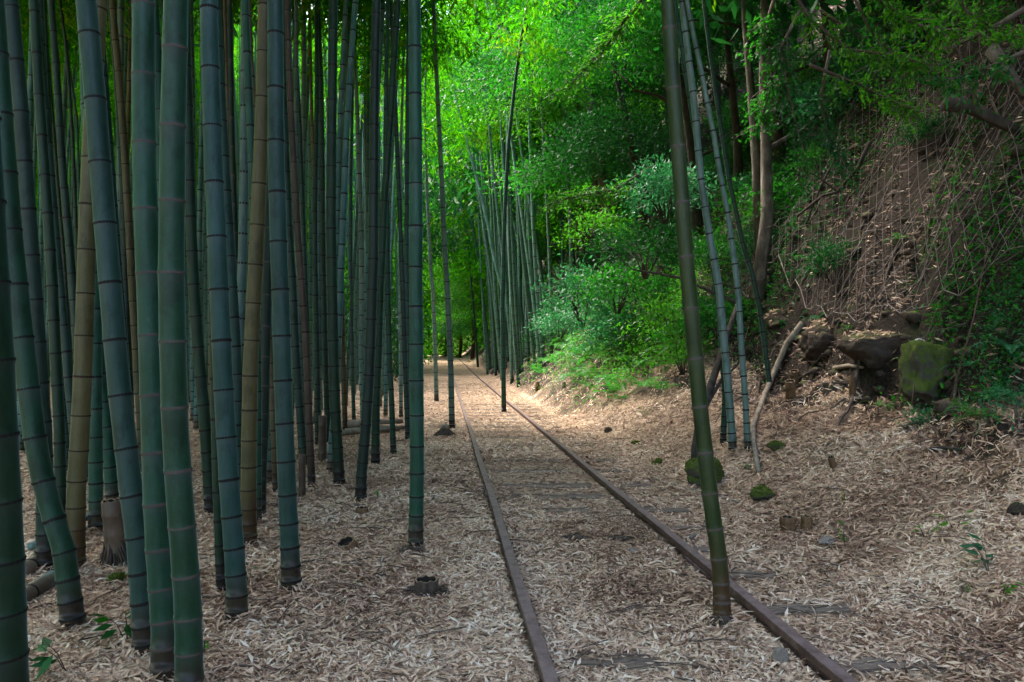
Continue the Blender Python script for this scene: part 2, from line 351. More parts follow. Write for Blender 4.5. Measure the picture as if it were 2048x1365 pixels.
# ------------------------------------------------------------------ rails and sleepers
RUST = M('rusty_rail'); p_ = RUST.pos(); n_ = RUST.noise(p_, 11, 8, 0.78); n2_ = RUST.noise(p_, 90, 3, 0.7)
RUST.color(RUST.mix(RUST.mr(n2_, 0.55, 0.75), ramp(RUST.t, [(0.3, (0.045, 0.025, 0.020)), (0.5, (0.115, 0.068, 0.060)), (0.68, (0.21, 0.145, 0.135))], n_), (0.05, 0.028, 0.02)))
nz_ = RUST.n('SeparateXYZ'); RUST.L(RUST.n('NewGeometry').outputs['True Normal'], nz_.inputs[0])
RUST.color(RUST.mix(RUST.math('MULTIPLY', RUST.mr(nz_.outputs[2], .8, .97), RUST.mr(n_, .3, .6)), RUST.b.inputs['Base Color'].links[0].from_socket, (0.215, 0.150, 0.142)))  # head top painted lighter; side shade put into the rust colour
RUST.set(Roughness=0.6, Specular_IOR_Level=0.3); RUST.bump(n2_, 0.3, 0.003); RUST = RUST.m
GAUGE = 0.565
prof = [(-0.062, -0.06), (-0.060, -0.048), (-0.010, -0.040), (-0.009, 0.028), (-0.027, 0.040), (-0.029, 0.070), (-0.0265, 0.074), (0.0265, 0.074), (0.029, 0.070), (0.027, 0.040), (0.009, 0.028), (0.010, -0.040), (0.060, -0.048), (0.062, -0.06)]
def rail_z(y): return 0.45 * sstep(30, 100, y)
TD = Vector((-0.0854, 1, 0)).normalized(); TN = Vector((1, 0.0854, 0)).normalized()
for sgn, lab in ((-1, 'rusty rail nearer the bamboo grove, running beside the culms'), (1, 'rusty rail nearer the earthy bank, with one culm standing against it')):
    mb = MB(); ys = np.concatenate([np.arange(-4, 12, 0.8), np.arange(12, 104, 3.0)]); V = []; F = []
    for y in ys:
        c = Vector((float(track_c(y)), y, float(rail_z(y)))) + TN * (sgn * GAUGE)
        c.x += 0.004 * math.sin(y * 1.3 + sgn) + (-0.0009 * max(0, y - 45) ** 1.5)
        V += [tuple(c + TN * a + Vector((0, 0, b))) for a, b in prof]
    k = len(prof)
    for i in range(len(ys) - 1):
        for j in range(k): F.append((i * k + j, i * k + (j + 1) % k, (i + 1) * k + (j + 1) % k, (i + 1) * k + j))
    mb.add(V, F); r_ = empty('rail', (0, 0, 0), lab, 'rail', 'rails of the disused track')
    link('rail_bar', mb.mesh('rail_bar', RUST, False), r_)
    for jy in ((4.75,) if sgn > 0 else (7.4,)):                         # a joint with its fishplate and bolts
        c = Vector((float(track_c(jy)), jy, 0)) + TN * (sgn * GAUGE)
        for side in (-1, 1):
            fb = MB(); A = [(0.012, -0.02), (0.030, -0.02), (0.034, 0.03), (0.012, 0.03)]
            v = [tuple(c + TN * (side * a) + TD * e + Vector((0, 0, b))) for e in (-0.24, 0.24) for a, b in A]
            fb.add(v, [(0, 1, 2, 3), (7, 6, 5, 4)] + [(i, i + 4, (i + 1) % 4 + 4, (i + 1) % 4) for i in range(4)])
            fp = link('joint_plate', fb.mesh('joint_plate', RUST, False), r_)
            for e in (-0.16, -0.05, 0.06, 0.17):
                bb = MB(); q = c + TN * (side * 0.03) + TD * e + Vector((0, 0, 0.008))
                bb.tube([q, q + TN * (side * 0.022)], 0.013, 6); link('bolt', bb.mesh('bolt', RUST, False), fp)
SLEEP = M('weathered_sleeper'); n_ = SLEEP.noise(SLEEP.obj(), 7, 6, 0.7, (0.12, 1, 1)); n2_ = SLEEP.noise(SLEEP.obj(), 40, 3, 0.6, (0.06, 1, 1))
SLEEP.color(SLEEP.mix(SLEEP.mr(n2_, 0.5, 0.72), ramp(SLEEP.t, [(0.3, (0.09, 0.066, 0.050)), (0.55, (0.20, 0.152, 0.118)), (0.75, (0.31, 0.25, 0.20))], n_), (0.02, 0.016, 0.013)))
SLEEP.set(Roughness=0.9, Specular_IOR_Level=0.25); SLEEP.bump(SLEEP.math('ADD', n_, n2_), 0.9, 0.02); SLEEP = SLEEP.m
for y, spans, lab in SLEEPERS:
    c = Vector((float(track_c(y)), y, 0))
    o = empty('sleeper', c, lab, 'sleeper', 'wooden sleepers of the track' if 'row of' in lab else 'wooden sleepers of the near track', rz=math.atan2(TN.y, TN.x))
    n = 26; V = []; F = []
    for i in range(n + 1):
        x = -1.1 + 2.2 * i / n
        jag = 0.02 * math.sin(i * 7.7 + y * 3)
        if i in (0, n): x += 0.025 * math.sin(y * 9 + i)
        zz = 0.004 + 0.006 * math.sin(i * 2.1 + y)
        for yy, dz in ((-0.10 + jag * 0.4, -0.13), (-0.105 + jag * .5, zz - 0.012), (-0.05, zz), (0.01, zz - 0.007 * ((i * 5) % 3)), (0.05, zz), (0.105 + jag * .4, zz - 0.012), (0.10, -0.13)):
            V.append((x, yy, dz))
    for i in range(n):
        for j in range(6): F.append((i * 7 + j, (i + 1) * 7 + j, (i + 1) * 7 + j + 1, i * 7 + j + 1))
    F.append(tuple(range(7))); F.append(tuple(n * 7 + j for j in range(6, -1, -1)))
    mb = MB(); mb.add(V, F); link('beam', mb.mesh('beam', SLEEP, False), o)

# ------------------------------------------------------------------ leaf pieces on the floor
def leaf_sheet(name, x, y, ln, wd, mat, vfold=0.25, lift=(0.0, 0.02), tilt=0.3, val=None, fine=True, zoff=None):
    n = len(x); z = H(x, y) if zoff is None else zoff
    e = 0.03
    nxv = -(H(x + e, y) - H(x - e, y)) / (2 * e); nyv = -(H(x, y + e) - H(x, y - e)) / (2 * e)
    N = np.stack([nxv, nyv, np.ones(n)], -1); N /= np.linalg.norm(N, axis=1)[:, None]
    a = rng.random(n) * 2 * math.pi
    D = np.stack([np.cos(a), np.sin(a), np.zeros(n)], -1); D -= N * (D * N).sum(1)[:, None]
    D += N * (rng.normal(0, tilt, n))[:, None]; D /= np.linalg.norm(D, axis=1)[:, None]
    B = np.cross(N, D); B += N * rng.normal(0, tilt * 1.3, n)[:, None]; B /= np.linalg.norm(B, axis=1)[:, None]
    U = np.cross(D, B)
    P = np.stack([x, y, z], -1) + N * (lift[0] + rng.random(n) * (lift[1] - lift[0]))[:, None]
    curl = rng.normal(0, 0.16, n)[:, None] * ln[:, None]
    L = ln[:, None]; W = wd[:, None]
    if fine:
        V = np.stack([P - D * L * .5, P - D * L * .18 + B * W * .5 + U * curl * .5, P - D * L * .18 - B * W * .5 + U * curl * .5,
                      P + D * L * .22 + B * W * .4 + U * curl * .4, P + D * L * .22 - B * W * .4 + U * curl * .4, P + D * L * .5], 1)
        F = np.array([(0, 2, 1), (1, 2, 3), (3, 2, 4), (3, 4, 5)])
    else:
        V = np.stack([P - D * L * .5, P + B * W * .5 + U * curl * .5, P - B * W * .5 + U * curl * .5, P + D * L * .5], 1)
        F = np.array([(0, 2, 1), (1, 2, 3)])
    k = V.shape[1]
    FF = (np.arange(n)[:, None, None] * k + F[None]).reshape(-1, 3)
    if val is None: val = rng.random(n)
    me = np_mesh(name, V.reshape(-1, 3), FF, mat, False, {'rnd': ('FACE', np.repeat(val, len(F)))})
    return me
def scatter(n, y0, y1, x0, x1, lo=-0.75, hi=0.75, power=1.0):
    """points on the floor, thinning out with distance, kept to the wedge a walker on the track sees"""
    y = y0 + (y1 - y0) * rng.random(n) ** power
    x = (lo + (hi - lo) * rng.random(n)) * (y + 0.8)
    k = (x > x0) & (x < x1); return x[k], y[k]
def litter_keep(x, y):
    s = x - track_c(y)
    keep = np.ones(len(x), bool)
    for sg in (-1, 1): keep &= np.abs(s - sg * GAUGE) > 0.05
    s2 = s; yy = y + 0.0854 * s
    for (sy, a, b) in BARE:
        inside = (np.abs(yy - sy) < 0.10) & (s2 > a) & (s2 < b)
        keep &= ~(inside & (rng.random(len(x)) < 0.9))
    return keep, s
def val_for(x, y, s):
    t = np.clip((s - 1.5) / 2.0, 0, 1)
    base = 0.54 + 0.5 * vnoise(x * 1.4, y * 1.4, 11) + 0.25 * vnoise(x * 5, y * 5, 12)
    v = np.clip(base + rng.normal(0, 0.22, len(x)) - 0.10 * t, 0, 1)
    dark = rng.random(len(x)) < (0.10 + 0.10 * t); v[dark] *= 0.3
    return v
def floor_litter(name, n, y0, y1, mat, fine, power, lmin, lmax, label):
    x, y = scatter(n, y0, y1, -9, 12, power=power)
    k, s = litter_keep(x, y)
    steep = np.abs(H(x + 0.1, y) - H(x - 0.1, y)) / 0.2
    k &= rng.random(len(x)) < np.clip(1.35 - steep * 0.75, 0.03, 1)
    k &= (vnoise(x * .9 + 7, y * .9, 22) + .4 * vnoise(x * 4, y * 4, 23) < .17) | (rng.random(len(x)) < .42)
    worn = (np.abs(s + 0.0) < 0.5) & (vnoise(x * 1.1, y * 0.8, 21) > 0.12)      # trodden places with finer bits
    x, y, s, worn = x[k], y[k], s[k], worn[k]
    ln = (lmin + (lmax - lmin) * rng.random(len(x)) ** 1.5); ln[worn] *= 0.55
    wd = ln * (0.07 + 0.10 * rng.random(len(x)) ** 1.5) + 0.003
    o = link(name, leaf_sheet(name, x, y, ln, wd, mat, fine=fine, lift=(0.0, 0.022), tilt=0.22, val=val_for(x, y, s)))
    return setp(o, label, kind='stuff')
floor_litter('leaf_litter', 270000, 2.0, 4.7, LITTER, False, 0.85, 0.028, 0.10, 'dry straw coloured bamboo leaves strewn around the track')
floor_litter('leaf_litter', 140000, 4.7, 6.8, LITTER, False, 0.95, 0.032, 0.11, 'dry bamboo leaves scattered a few steps ahead')
floor_litter('leaf_litter', 190000, 6.8, 13, LITTER, False, 0.95, 0.05, 0.13, 'dry bamboo leaves carpeting the track farther on')
floor_litter('leaf_litter', 110000, 13, 32, LITTER, False, 1.0, 0.08, 0.17, 'pale leaves covering the distant stretch of track')

# ------------------------------------------------------------------ bamboo
def node_heights(Hh, dia, first=0.05, maxl=0.34):
    z = [0.0]; l = first * dia / 0.1; k = 0
    while z[-1] < Hh - 0.15:
        z.append(z[-1] + l); l = min(maxl * (0.55 + 0.45 * dia / 0.1), l + (0.026 if k < 7 else 0.010)); k += 1
    return np.array(z[1:])
def stem_mesh(P, r0, Hh, sides, nodes, mat, foot=0.55, flare=1.12, detail=True, phase=0.0):
    """P(z) -> centre; a lathe along it with a swelling and a groove at every node"""
    zs, rs, nd = [], [], []
    def rad(z): return r0 * (1 - 0.78 * (z / Hh) ** 1.25) * (1 + (flare - 1) * math.exp(-z / 0.12))
    zs.append(-0.12); rs.append(rad(0) * 1.02); nd.append(0.0)
    prev = 0
    for z in nodes:
        r = rad(z); gap = z - prev
        if detail:
            rows = [(prev + gap * .12, 1.0, 0.0), (prev + gap * .5, 0.985, 0.0), (z - min(.05, gap * .3), 0.99, 0.35), (z - .014, 1.0, 1.0), (z - .004, 1.035, 1.0), (z + .004, 1.05, 0.6), (z + .012, 1.01, 0.0)]
        else:
            rows = [(prev + gap * .3, .99, 0.0), (z - .02, 1.0, 0.9), (z, 1.06, 0.5), (z + .02, 1.0, 0.0)]
        for a, b, c in rows: zs.append(a); rs.append(rad(max(a, 0)) * b); nd.append(c)
        prev = z
    zs.append(Hh); rs.append(max(0.003, rad(Hh))); nd.append(0)
    zs = np.array(zs); rs = np.array(rs); n = len(zs)
    C = P(zs)
    an = np.arange(sides) * 2 * math.pi / sides + phase
    V = np.repeat(C[:, None, :], sides, 1)
    V[:, :, 0] += rs[:, None] * np.cos(an); V[:, :, 1] += rs[:, None] * np.sin(an)
    i = np.arange(n - 1)[:, None] * sides; j = np.arange(sides)[None]; k = (j + 1) % sides
    F = np.stack([i + j, i + k, i + k + sides, i + j + sides], -1).reshape(-1, 4)
    f = np.clip(1 - zs / foot, 0, 1)
    return np_mesh('stem', V.reshape(-1, 3), F, mat, True, {'node': ('POINT', np.repeat(nd, sides)), 'foot': ('POINT', np.repeat(f, sides))}), rad
def unit_ring(mat, name):
    rows = [(-0.0075, 0.99), (-0.0045, 1.035), (0.0, 1.055), (0.0035, 1.05), (0.007, 1.0)]
    sides = 20; V = []; F = []
    for z, r in rows: V += [(r * math.cos(a), r * math.sin(a), z) for a in np.arange(sides) * 2 * math.pi / sides]
    for i in range(len(rows) - 1):
        for j in range(sides): F.append((i * sides + j, i * sides + (j + 1) % sides, (i + 1) * sides + (j + 1) % sides, (i + 1) * sides + j))
    return np_mesh(name, V, F, mat, True)
RING = {k: unit_ring(mm, 'node_ring') for k, mm in (('d', RING_D), ('p', RING_P), ('t', RING_T))}

def leaves_mesh(P, D, ln, wd, mat, name, val, droop=0.5):
    """leaf blades at points P growing along D"""
    n = len(P); D = D / (np.linalg.norm(D, axis=1)[:, None] + 1e-9)
    q = rng.normal(0, 1, (n, 3)); q[:, 2] *= 0.35
    B = np.cross(D, np.cross(np.array((0, 0, 1.0))[None] + q * 0.5, D)); B = np.cross(D, B); B /= np.linalg.norm(B, axis=1)[:, None] + 1e-9
    U = np.cross(B, D); L = ln[:, None]; W = wd[:, None]
    V = np.stack([P, P + D * L * .42 + B * W * .5 - U * L * .04, P + D * L * .42 - B * W * .5 - U * L * .04, P + D * L - np.array((0, 0, 1.0)) * L * 0.18 * droop], 1)
    FF = (np.arange(n)[:, None, None] * 4 + np.array([(0, 2, 1), (1, 2, 3)])[None]).reshape(-1, 3)
    return np_mesh(name, V.reshape(-1, 3), FF, mat, False, {'rnd': ('FACE', np.repeat(val, 2))})
def bamboo_crown(seed, nb=50, per=100, length=6.5, spread=1.5):
    g = np.random.default_rng(seed); Ps, Ds, vals = [], [], []
    for b in range(nb):
        t = 0.03 + 0.97 * (b + g.random()) / nb; z = t * length
        a = b * 2.4 + g.normal(0, 0.4); bl = spread * (0.55 + 0.6 * g.random()) * (1.1 - 0.65 * t)
        out = np.array((math.cos(a), math.sin(a), 0.0))
        k = g.random(per) ** 0.75
        base = np.array((0, 0, z))[None] + out[None] * (bl * k)[:, None] + np.array((0, 0, 1.0))[None] * (bl * (0.55 * k - 0.62 * k * k))[:, None]
        cl = g.normal(0, 1, (per, 3)) * np.array((0.17, 0.17, 0.10)) * (0.4 + k)[:, None]
        Ps.append(base + cl)
        Ds.append(out[None] * 0.7 + g.normal(0, 0.65, (per, 3)) + np.array((0, 0, -0.45))[None])
        vals.append(np.clip(g.normal(0.5, 0.2) + g.normal(0, 0.18, per), 0, 1))
    P = np.concatenate(Ps); n = len(P)
    return leaves_mesh(P, np.concatenate(Ds), 0.13 + 0.10 * g.random(n), 0.026 + 0.018 * g.random(n), BAMBOO_LEAF, 'crown', np.concatenate(vals))
CROWNS = [bamboo_crown(40 + i) for i in range(5)]
NCULM = [0]
def add_crown(root, base, tip, seed):
    """the leafy top, from `base` to `tip` on the culm (local to root)"""
    c = link('crown', CROWNS[seed % len(CROWNS)], root, base); d = tip - base
    q = Vector((0, 0, 1)).rotation_difference(d.normalized()) @ Quaternion((0, 0, 1), seed * 1.7)
    c.rotation_mode = 'QUATERNION'; c.rotation_quaternion = q; s = d.length / 6.5; c.scale = (max(s, 0.85), max(s, 0.85), s)
    return c
USED = []
def culm(pts, wpx, col, label, depth=None, group=None, Hh=None, ring='d', cut=None, foot=0.55, rings_apart=True, crown=True, flare=1.12):
    """a culm whose foot stands where the line of sight through pts[0] meets the floor and whose axis follows pts"""
    b = hit(*pts[0]) if depth is None else at(*pts[0], depth)
    if depth is not None: b.z = Hs(b.x, b.y)
    d = b.y; Hh = Hh or (11.0 + 3.0 * random.random())
    q = [at(u, v, d) for u, v in pts[1:]]
    lx = [0.0] + [p.x - b.x for p in q]; lz = [0.0] + [p.z - b.z for p in q]
    o_ = np.argsort(lz); lx = [lx[i] for i in o_]; lz = [lz[i] for i in o_]
    top = cut if cut else Hh
    if lz[-1] < top:                                                     # above the part in view it goes on in its own lean
        sl = (lx[-1] - lx[max(0, len(lx) - 3)]) / max(0.3, lz[-1] - lz[max(0, len(lx) - 3)]); sl = max(-0.16, min(0.16, sl))
        for f in (0.35, 0.7, 1.0): 
            z = lz[-1] + (top - lz[-1]) * f if f < 1 else top
            lx.append(lx[-1] + sl * (z - lz[-1])); lz.append(z)
    lxa, lza = np.array(lx), np.array(lz); dy = random.uniform(-0.03, 0.03)
    def P(z): z = np.asarray(z, float); return np.stack([np.interp(z, lza, lxa), dy * np.maximum(z, 0), z], -1)
    dia = wpx * d / FPX
    nodes = node_heights(top, dia)
    sides = 24 if wpx > 28 else (16 if wpx > 13 else 10)
    root = empty('bamboo_culm', b, label, 'bamboo', group or 'bamboo culms of the grove')
    hh = Hh if not cut else max(Hh, cut)
    me, rad = stem_mesh(P, dia / 2, hh if not cut else 30, sides, nodes, CULM[col], foot, flare, wpx > 9, random.random()) if not cut else stem_mesh_cut(P, dia / 2, cut, sides, nodes, CULM[col], foot)
    link('stem', me, root)
    zmax = (CAM_Z - b.z) + (HOR + 30) / FPX * d
    rest = MB(); nr = 0
    for z in nodes:
        if z > top - 0.02: break
        c = P(z); r = rad(z)
        if z < zmax and rings_apart and nr < 22:
            o = link('node_ring', RING[ring], root, tuple(c)); o.scale = (r * 1.005, r * 1.005, 1 + 0.4 * random.random())
            t = P(z + 0.1) - P(z - 0.1); o.rotation_mode = 'QUATERNION'; o.rotation_quaternion = Vector((0, 0, 1)).rotation_difference(Vector(t).normalized()); nr += 1
    if crown and not cut:
        add_crown(root, Vector(P(hh * 0.5)), Vector(P(hh)) , NCULM[0])
    NCULM[0] += 1; USED.append((b.x, b.y)); return root
def stem_mesh_cut(P, r0, cut, sides, nodes, mat, foot):
    me, rad = stem_mesh(P, r0, 14.0, sides, [z for z in nodes if z < cut - 0.03], mat, foot, 1.1)
    return me, rad
def stem_top_fix(): pass

T = [  # traced culms: pixels from foot to top, width in pixels, colour, ring, label
 ([(16,1480),(12,1365),(8,1117),(-6,718),(-17,455),(-28,200),(-36,0)],82,'g','d','nearest green culm, half cut off by the edge of the picture beside the leaning culm'),
 ([(148,1257),(127,1100),(96,1003),(80,940),(66,862),(54,773),(42,673),(30,563),(18,455),(5,300),(-10,100)],43,'g','d','bent green culm with a brown foot, leaning out towards the picture edge'),
 ([(90,1143),(92,1000),(91,862),(84,717),(75,557),(65,387),(55,203),(39,0)],33,'b','d','black footed green culm standing behind the bent leaning culm'),
 ([(122,1060),(117,860),(110,750),(100,563),(90,427),(72,210),(58,0)],22,'g','d','slim green culm squeezed between the black footed culm and the tan culm'),
 ([(150,1140),(151,978),(157,870),(162,740),(165,593),(168,433),(174,262),(182,100),(186,0)],36,'t','t','thick tan culm with dark streaks, standing behind the bent leaning culm'),
 ([(292,1310),(285,1215),(274,1085),(262,1005),(249,905),(237,811),(225,703),(214,588),(202,463),(190,332),(178,193),(163,50),(158,0)],45,'b','d','long leaning bluish green culm whose dark foot hides beside a leafy sprig'),
 ([(329,1358),(328,1260),(322,1193),(315,1110),(308,1005),(297,768),(291,628),(283,480),(276,330),(272,170),(270,0)],50,'g','p','thick dark green culm with pale rings, one of the touching pair in front'),
 ([(379,1425),(379,1280),(377,1195),(370,1090),(362,978),(355,845),(352,707),(350,562),(353,405),(356,250),(362,85),(364,0)],53,'g','p','thickest green culm of the touching pair, its foot below the picture'),
 ([(473,1243),(473,1185),(467,1100),(461,1035),(455,963),(449,880),(443,790),(437,690),(431,580),(425,460),(417,338),(412,213),(406,82),(404,0)],40,'b','d','curving blue-green culm with a scuffed white patch low down and a black foot'),
 ([(444,1188),(440,1125),(436,1030),(432,930),(424,600),(414,300),(407,0)],19,'g','d','thin culm tucked right behind the scuffed blue-green culm'),
 ([(422,1028),(417,940),(408,812),(398,700),(390,577),(385,450),(381,300),(377,100),(375,0)],24,'g','d','green culm with a burnt black foot, seen behind the touching pair'),
 ([(482,1010),(476,870),(473,770),(467,660),(458,525),(448,380),(438,218),(430,80),(426,0)],23,'b','d','smooth blue-green culm leaning beside the stained tan culm'),
 ([(497,1088),(497,970),(498,870),(500,743),(508,573),(514,455),(519,327),(524,190),(528,0)],31,'t','t','stained yellow-tan culm with a dark brown foot behind the scuffed one'),
 ([(552,985),(543,750),(528,520),(513,270),(503,120),(498,0)],13,'t','t','thin olive-tan culm slanting behind the stained tan culm'),
 ([(583,1180),(580,1115),(578,1070),(575,1010),(572,945),(569,875),(565,797),(562,713),(560,622),(555,525),(552,425),(548,322),(547,217),(546,107),(545,0)],37,'b','d','stout clean blue-green culm standing alone at the front of the grove'),
 ([(521,1035),(524,930),(528,850),(531,700),(533,600),(537,480),(541,350),(545,200)],20,'b','p','bluish culm with pale rings leaning between the tan culm and the stout one'),
 ([(514,1045),(512,800),(507,550),(497,335),(490,195),(480,0)],18,'g','d','green culm whose foot touches the foot of the stained tan culm'),
 ([(490,960),(484,720),(476,505),(471,300),(468,0)],13,'d','p','very dark green culm with bright white rings in the grove'),
 ([(474,940),(465,600),(459,285),(457,165),(452,0)],9,'r','t','dead red-brown culm, thin, beside the dark white-ringed culm'),
 ([(328,1010),(326,800),(322,600),(321,442),(317,335),(312,220),(303,103),(295,0)],26,'g','d','green culm seen in the gap behind the touching pair'),
 ([(345,920),(338,600),(330,220),(328,165),(326,112),(322,57),(317,0)],12,'b','d','thin culm high in the gap beside the touching pair'),
 ([(348,915),(345,500),(336,100),(330,0)],13,'g','d','slim culm mostly hidden behind the thickest green culm'),
 ([(262,966),(250,700),(238,527),(227,333),(214,123),(206,0)],20,'b','d','bluish culm showing between the long leaning culm and the pale-ringed one'),
 ([(192,1065),(190,900),(188,800),(187,680),(186,560),(182,400),(178,200),(170,0)],27,'g','d','dark culm standing behind the tan culm near the pale cut stump'),
 ([(226,1020),(216,860),(203,740),(196,600),(192,480),(188,300)],24,'g','d','dark culm right behind the pale cut stump'),
 ([(264,933),(256,700),(250,507),(247,383),(241,255),(232,122),(222,0)],16,'b','d','bluish slim culm just behind the pale-ringed thick culm'),
 ([(288,950),(270,600),(256,300),(246,150),(240,82),(234,0)],17,'t','t','tan culm whose top shows above the pale-ringed thick culm'),
 ([(158,985),(148,860),(141,780),(135,707),(125,592),(115,468),(106,340),(96,207),(84,70),(79,0)],18,'b','d','blue culm crossing behind the thick tan culm, foot hidden'),
 ([(172,960),(160,760),(148,580),(140,475),(129,350),(117,141),(107,0)],17,'b','d','blue culm leaning parallel to its neighbour beside bright leaves'),
 ([(150,870),(131,520),(122,400),(113,270),(104,133),(95,0)],8,'d','p','very thin dark culm with pale rings between two blue culms'),
 ([(168,880),(155,300),(152,230),(148,150),(143,88),(132,0)],9,'b','d','thin leaning culm against the bright leaves near the picture corner'),
 ([(165,860),(150,330),(145,232),(138,186),(130,140),(118,60),(110,0)],7,'g','d','thinnest leaning culm with a leaf tuft near the picture corner'),
 ([(78,960),(64,720),(54,553),(48,460),(42,360),(35,200),(24,0)],13,'b','d','slim culm glimpsed between the bent culm and the black footed one'),
 ([(128,940),(118,720),(108,580),(101,455),(92,300),(80,100)],11,'g','d','slim culm deep behind the black footed culm'),
 ([(136,950),(126,800),(117,700),(108,560),(98,380)],13,'b','d','slim culm deep behind the thick tan culm'),
 ([(624,975),(618,860),(616,807),(613,737),(609,660),(605,617),(602,575),(594,485),(591,440),(588,385),(585,340),(582,290),(576,190),(572,85),(569,0)],15,'r','t','brown dead culm curving beside the stout blue-green culm'),
 ([(608,935),(601,840),(591,700),(585,558),(577,450),(571,290),(566,165),(563,0)],17,'b','d','blue-green culm rising close behind the brown dead culm'),
 ([(612,880),(600,520),(590,240),(584,150),(577,15)],8,'d','p','thin dark green culm with pale rings near the brown dead culm'),
 ([(622,880),(612,560),(604,320),(602,250),(598,165),(593,85),(590,0)],10,'b','d','thin grey-blue culm beside the dark pale-ringed thin one'),
 ([(636,892),(634,760),(631,640),(628,530),(627,400),(630,165),(628,0)],12,'b','d','straight grey-blue culm between the brown dead culm and the speckled one'),
 ([(656,885),(651,700),(648,530),(648,360),(647,170),(642,35),(640,0)],12,'b','d','grey-blue culm just behind the speckled green culm'),
 ([(679,972),(675,895),(671,825),(668,738),(666,642),(664,535),(663,420),(664,297),(666,167),(667,100),(668,0)],22,'g','d','speckled green culm with brown foot beside the narrow tan culm'),
 ([(691,870),(687,770),(685,715),(680,540),(676,400),(677,280),(680,125),(683,55),(687,0)],11,'t','t','narrow tan culm just behind the speckled green culm'),
 ([(708,855),(702,640),(700,480),(700,350),(703,180),(696,0)],8,'b','d','thin grey culm beside a pair of slim culms before the log heap'),
 ([(727,850),(723,700),(724,580),(723,470),(719,340),(716,250),(710,110),(707,0)],12,'y','d','slim grey-blue culm in front of the log heap'),
 ([(740,830),(733,500),(732,380),(728,220),(726,30)],9,'b','d','slim culm half hidden by the banded-foot culm'),
 ([(721,1005),(723,950),(727,907),(732,845),(737,770),(741,683),(744,585),(746,530),(747,420),(748,230),(750,95),(753,0)],22,'b','d','blue-green culm with dark bands at its foot, leaning over a stump'),
 ([(751,930),(752,810),(757,700),(759,620),(763,535),(766,492),(769,408),(773,363),(776,320),(779,275),(783,230),(788,140),(795,48),(798,0)],17,'g','d','green culm with a rusty foot, curving across its neighbour'),
 ([(787,908),(783,800),(779,720),(776,620),(774,500),(771,270),(772,165),(774,0)],12,'g','d','slender green culm with an orange-brown foot near the alone-standing front culm'),
 ([(816,880),(811,740),(808,635),(804,520),(799,385),(793,235),(787,100),(784,0)],11,'b','d','thin dark-ringed culm leaning behind the mossy-footed culm'),
 ([(802,835),(803,600),(803,300),(809,110),(814,0)],8,'y','d','thin pale culm leaning the other way near the mossy-footed culm'),
 ([(822,872),(818,700),(813,530),(815,300),(817,120),(818,0)],11,'b','d','culm almost hidden by the mossy-footed culm beside the track'),
 ([(831,1098),(832,1050),(834,960),(834,860),(833,645),(832,555),(833,467),(832,268),(830,0)],29,'g','d','straight mossy-footed culm standing between the grove and the track'),
 ([(904,857),(902,745),(900,690),(896,600),(893,545),(888,462),(885,375),(881,285),(876,187),(872,90),(869,0)],12,'y','d','leaning culm beside the near rail with a stump at its foot'),
 ([(873,803),(870,680),(866,580),(861,530),(858,465),(855,400),(851,290),(850,200),(853,130)],9,'y','d','slender culm standing alone on the leaves farther up the track side'),
 ([(1008,825),(1006,700),(1005,616),(1007,513),(1009,436),(1013,359),(1017,287),(1026,205),(1032,154),(1043,77),(1058,0)],10,'g','d','culm growing between the rails in the distance'),
 ([(1445,1247),(1444,1215),(1441,1150),(1436,1100),(1429,1055),(1421,1000),(1414,940),(1406,870),(1398,797),(1391,720),(1383,634),(1374,540),(1366,440),(1358,330),(1349,213),(1340,88),(1335,0)],33,'l','p','leaning olive-green culm growing between the rails close to the camera'),
]
TR = [
 ([(1466,905),(1460,820),(1452,730),(1444,655),(1437,580),(1427,520),(1416,465),(1400,362),(1394,300),(1385,200),(1375,125),(1360,0)],16,'y','d','grey culm, thicker of the slanting pair at the foot of the bank'),
 ([(1496,902),(1491,800),(1483,690),(1478,600),(1472,540),(1457,430),(1440,340),(1430,275),(1417,210),(1405,145),(1390,75),(1376,0)],13,'y','d','grey-green culm, slimmer of the slanting pair, beside the pale fallen branch'),
 ([(1541,785),(1530,690),(1521,620),(1504,540),(1490,500),(1461,360),(1443,240),(1425,110),(1412,0)],11,'g','d','dark green culm slanting up from the bank behind the grey pair'),
 ([(1446,885),(1450,800),(1440,640),(1420,480),(1396,300),(1372,150),(1355,30)],12,'g','d','dim green culm close behind the thicker grey slanting culm'),
]
for pts, wp, c, rg, lab in T: culm(pts, wp, c, lab, ring=rg, foot=0.75 if c in 'rtl' else 0.42)
for pts, wp, c, rg, lab in TR: culm(pts, wp, c, lab, ring=rg, group='culms on the bank', foot=0.3)
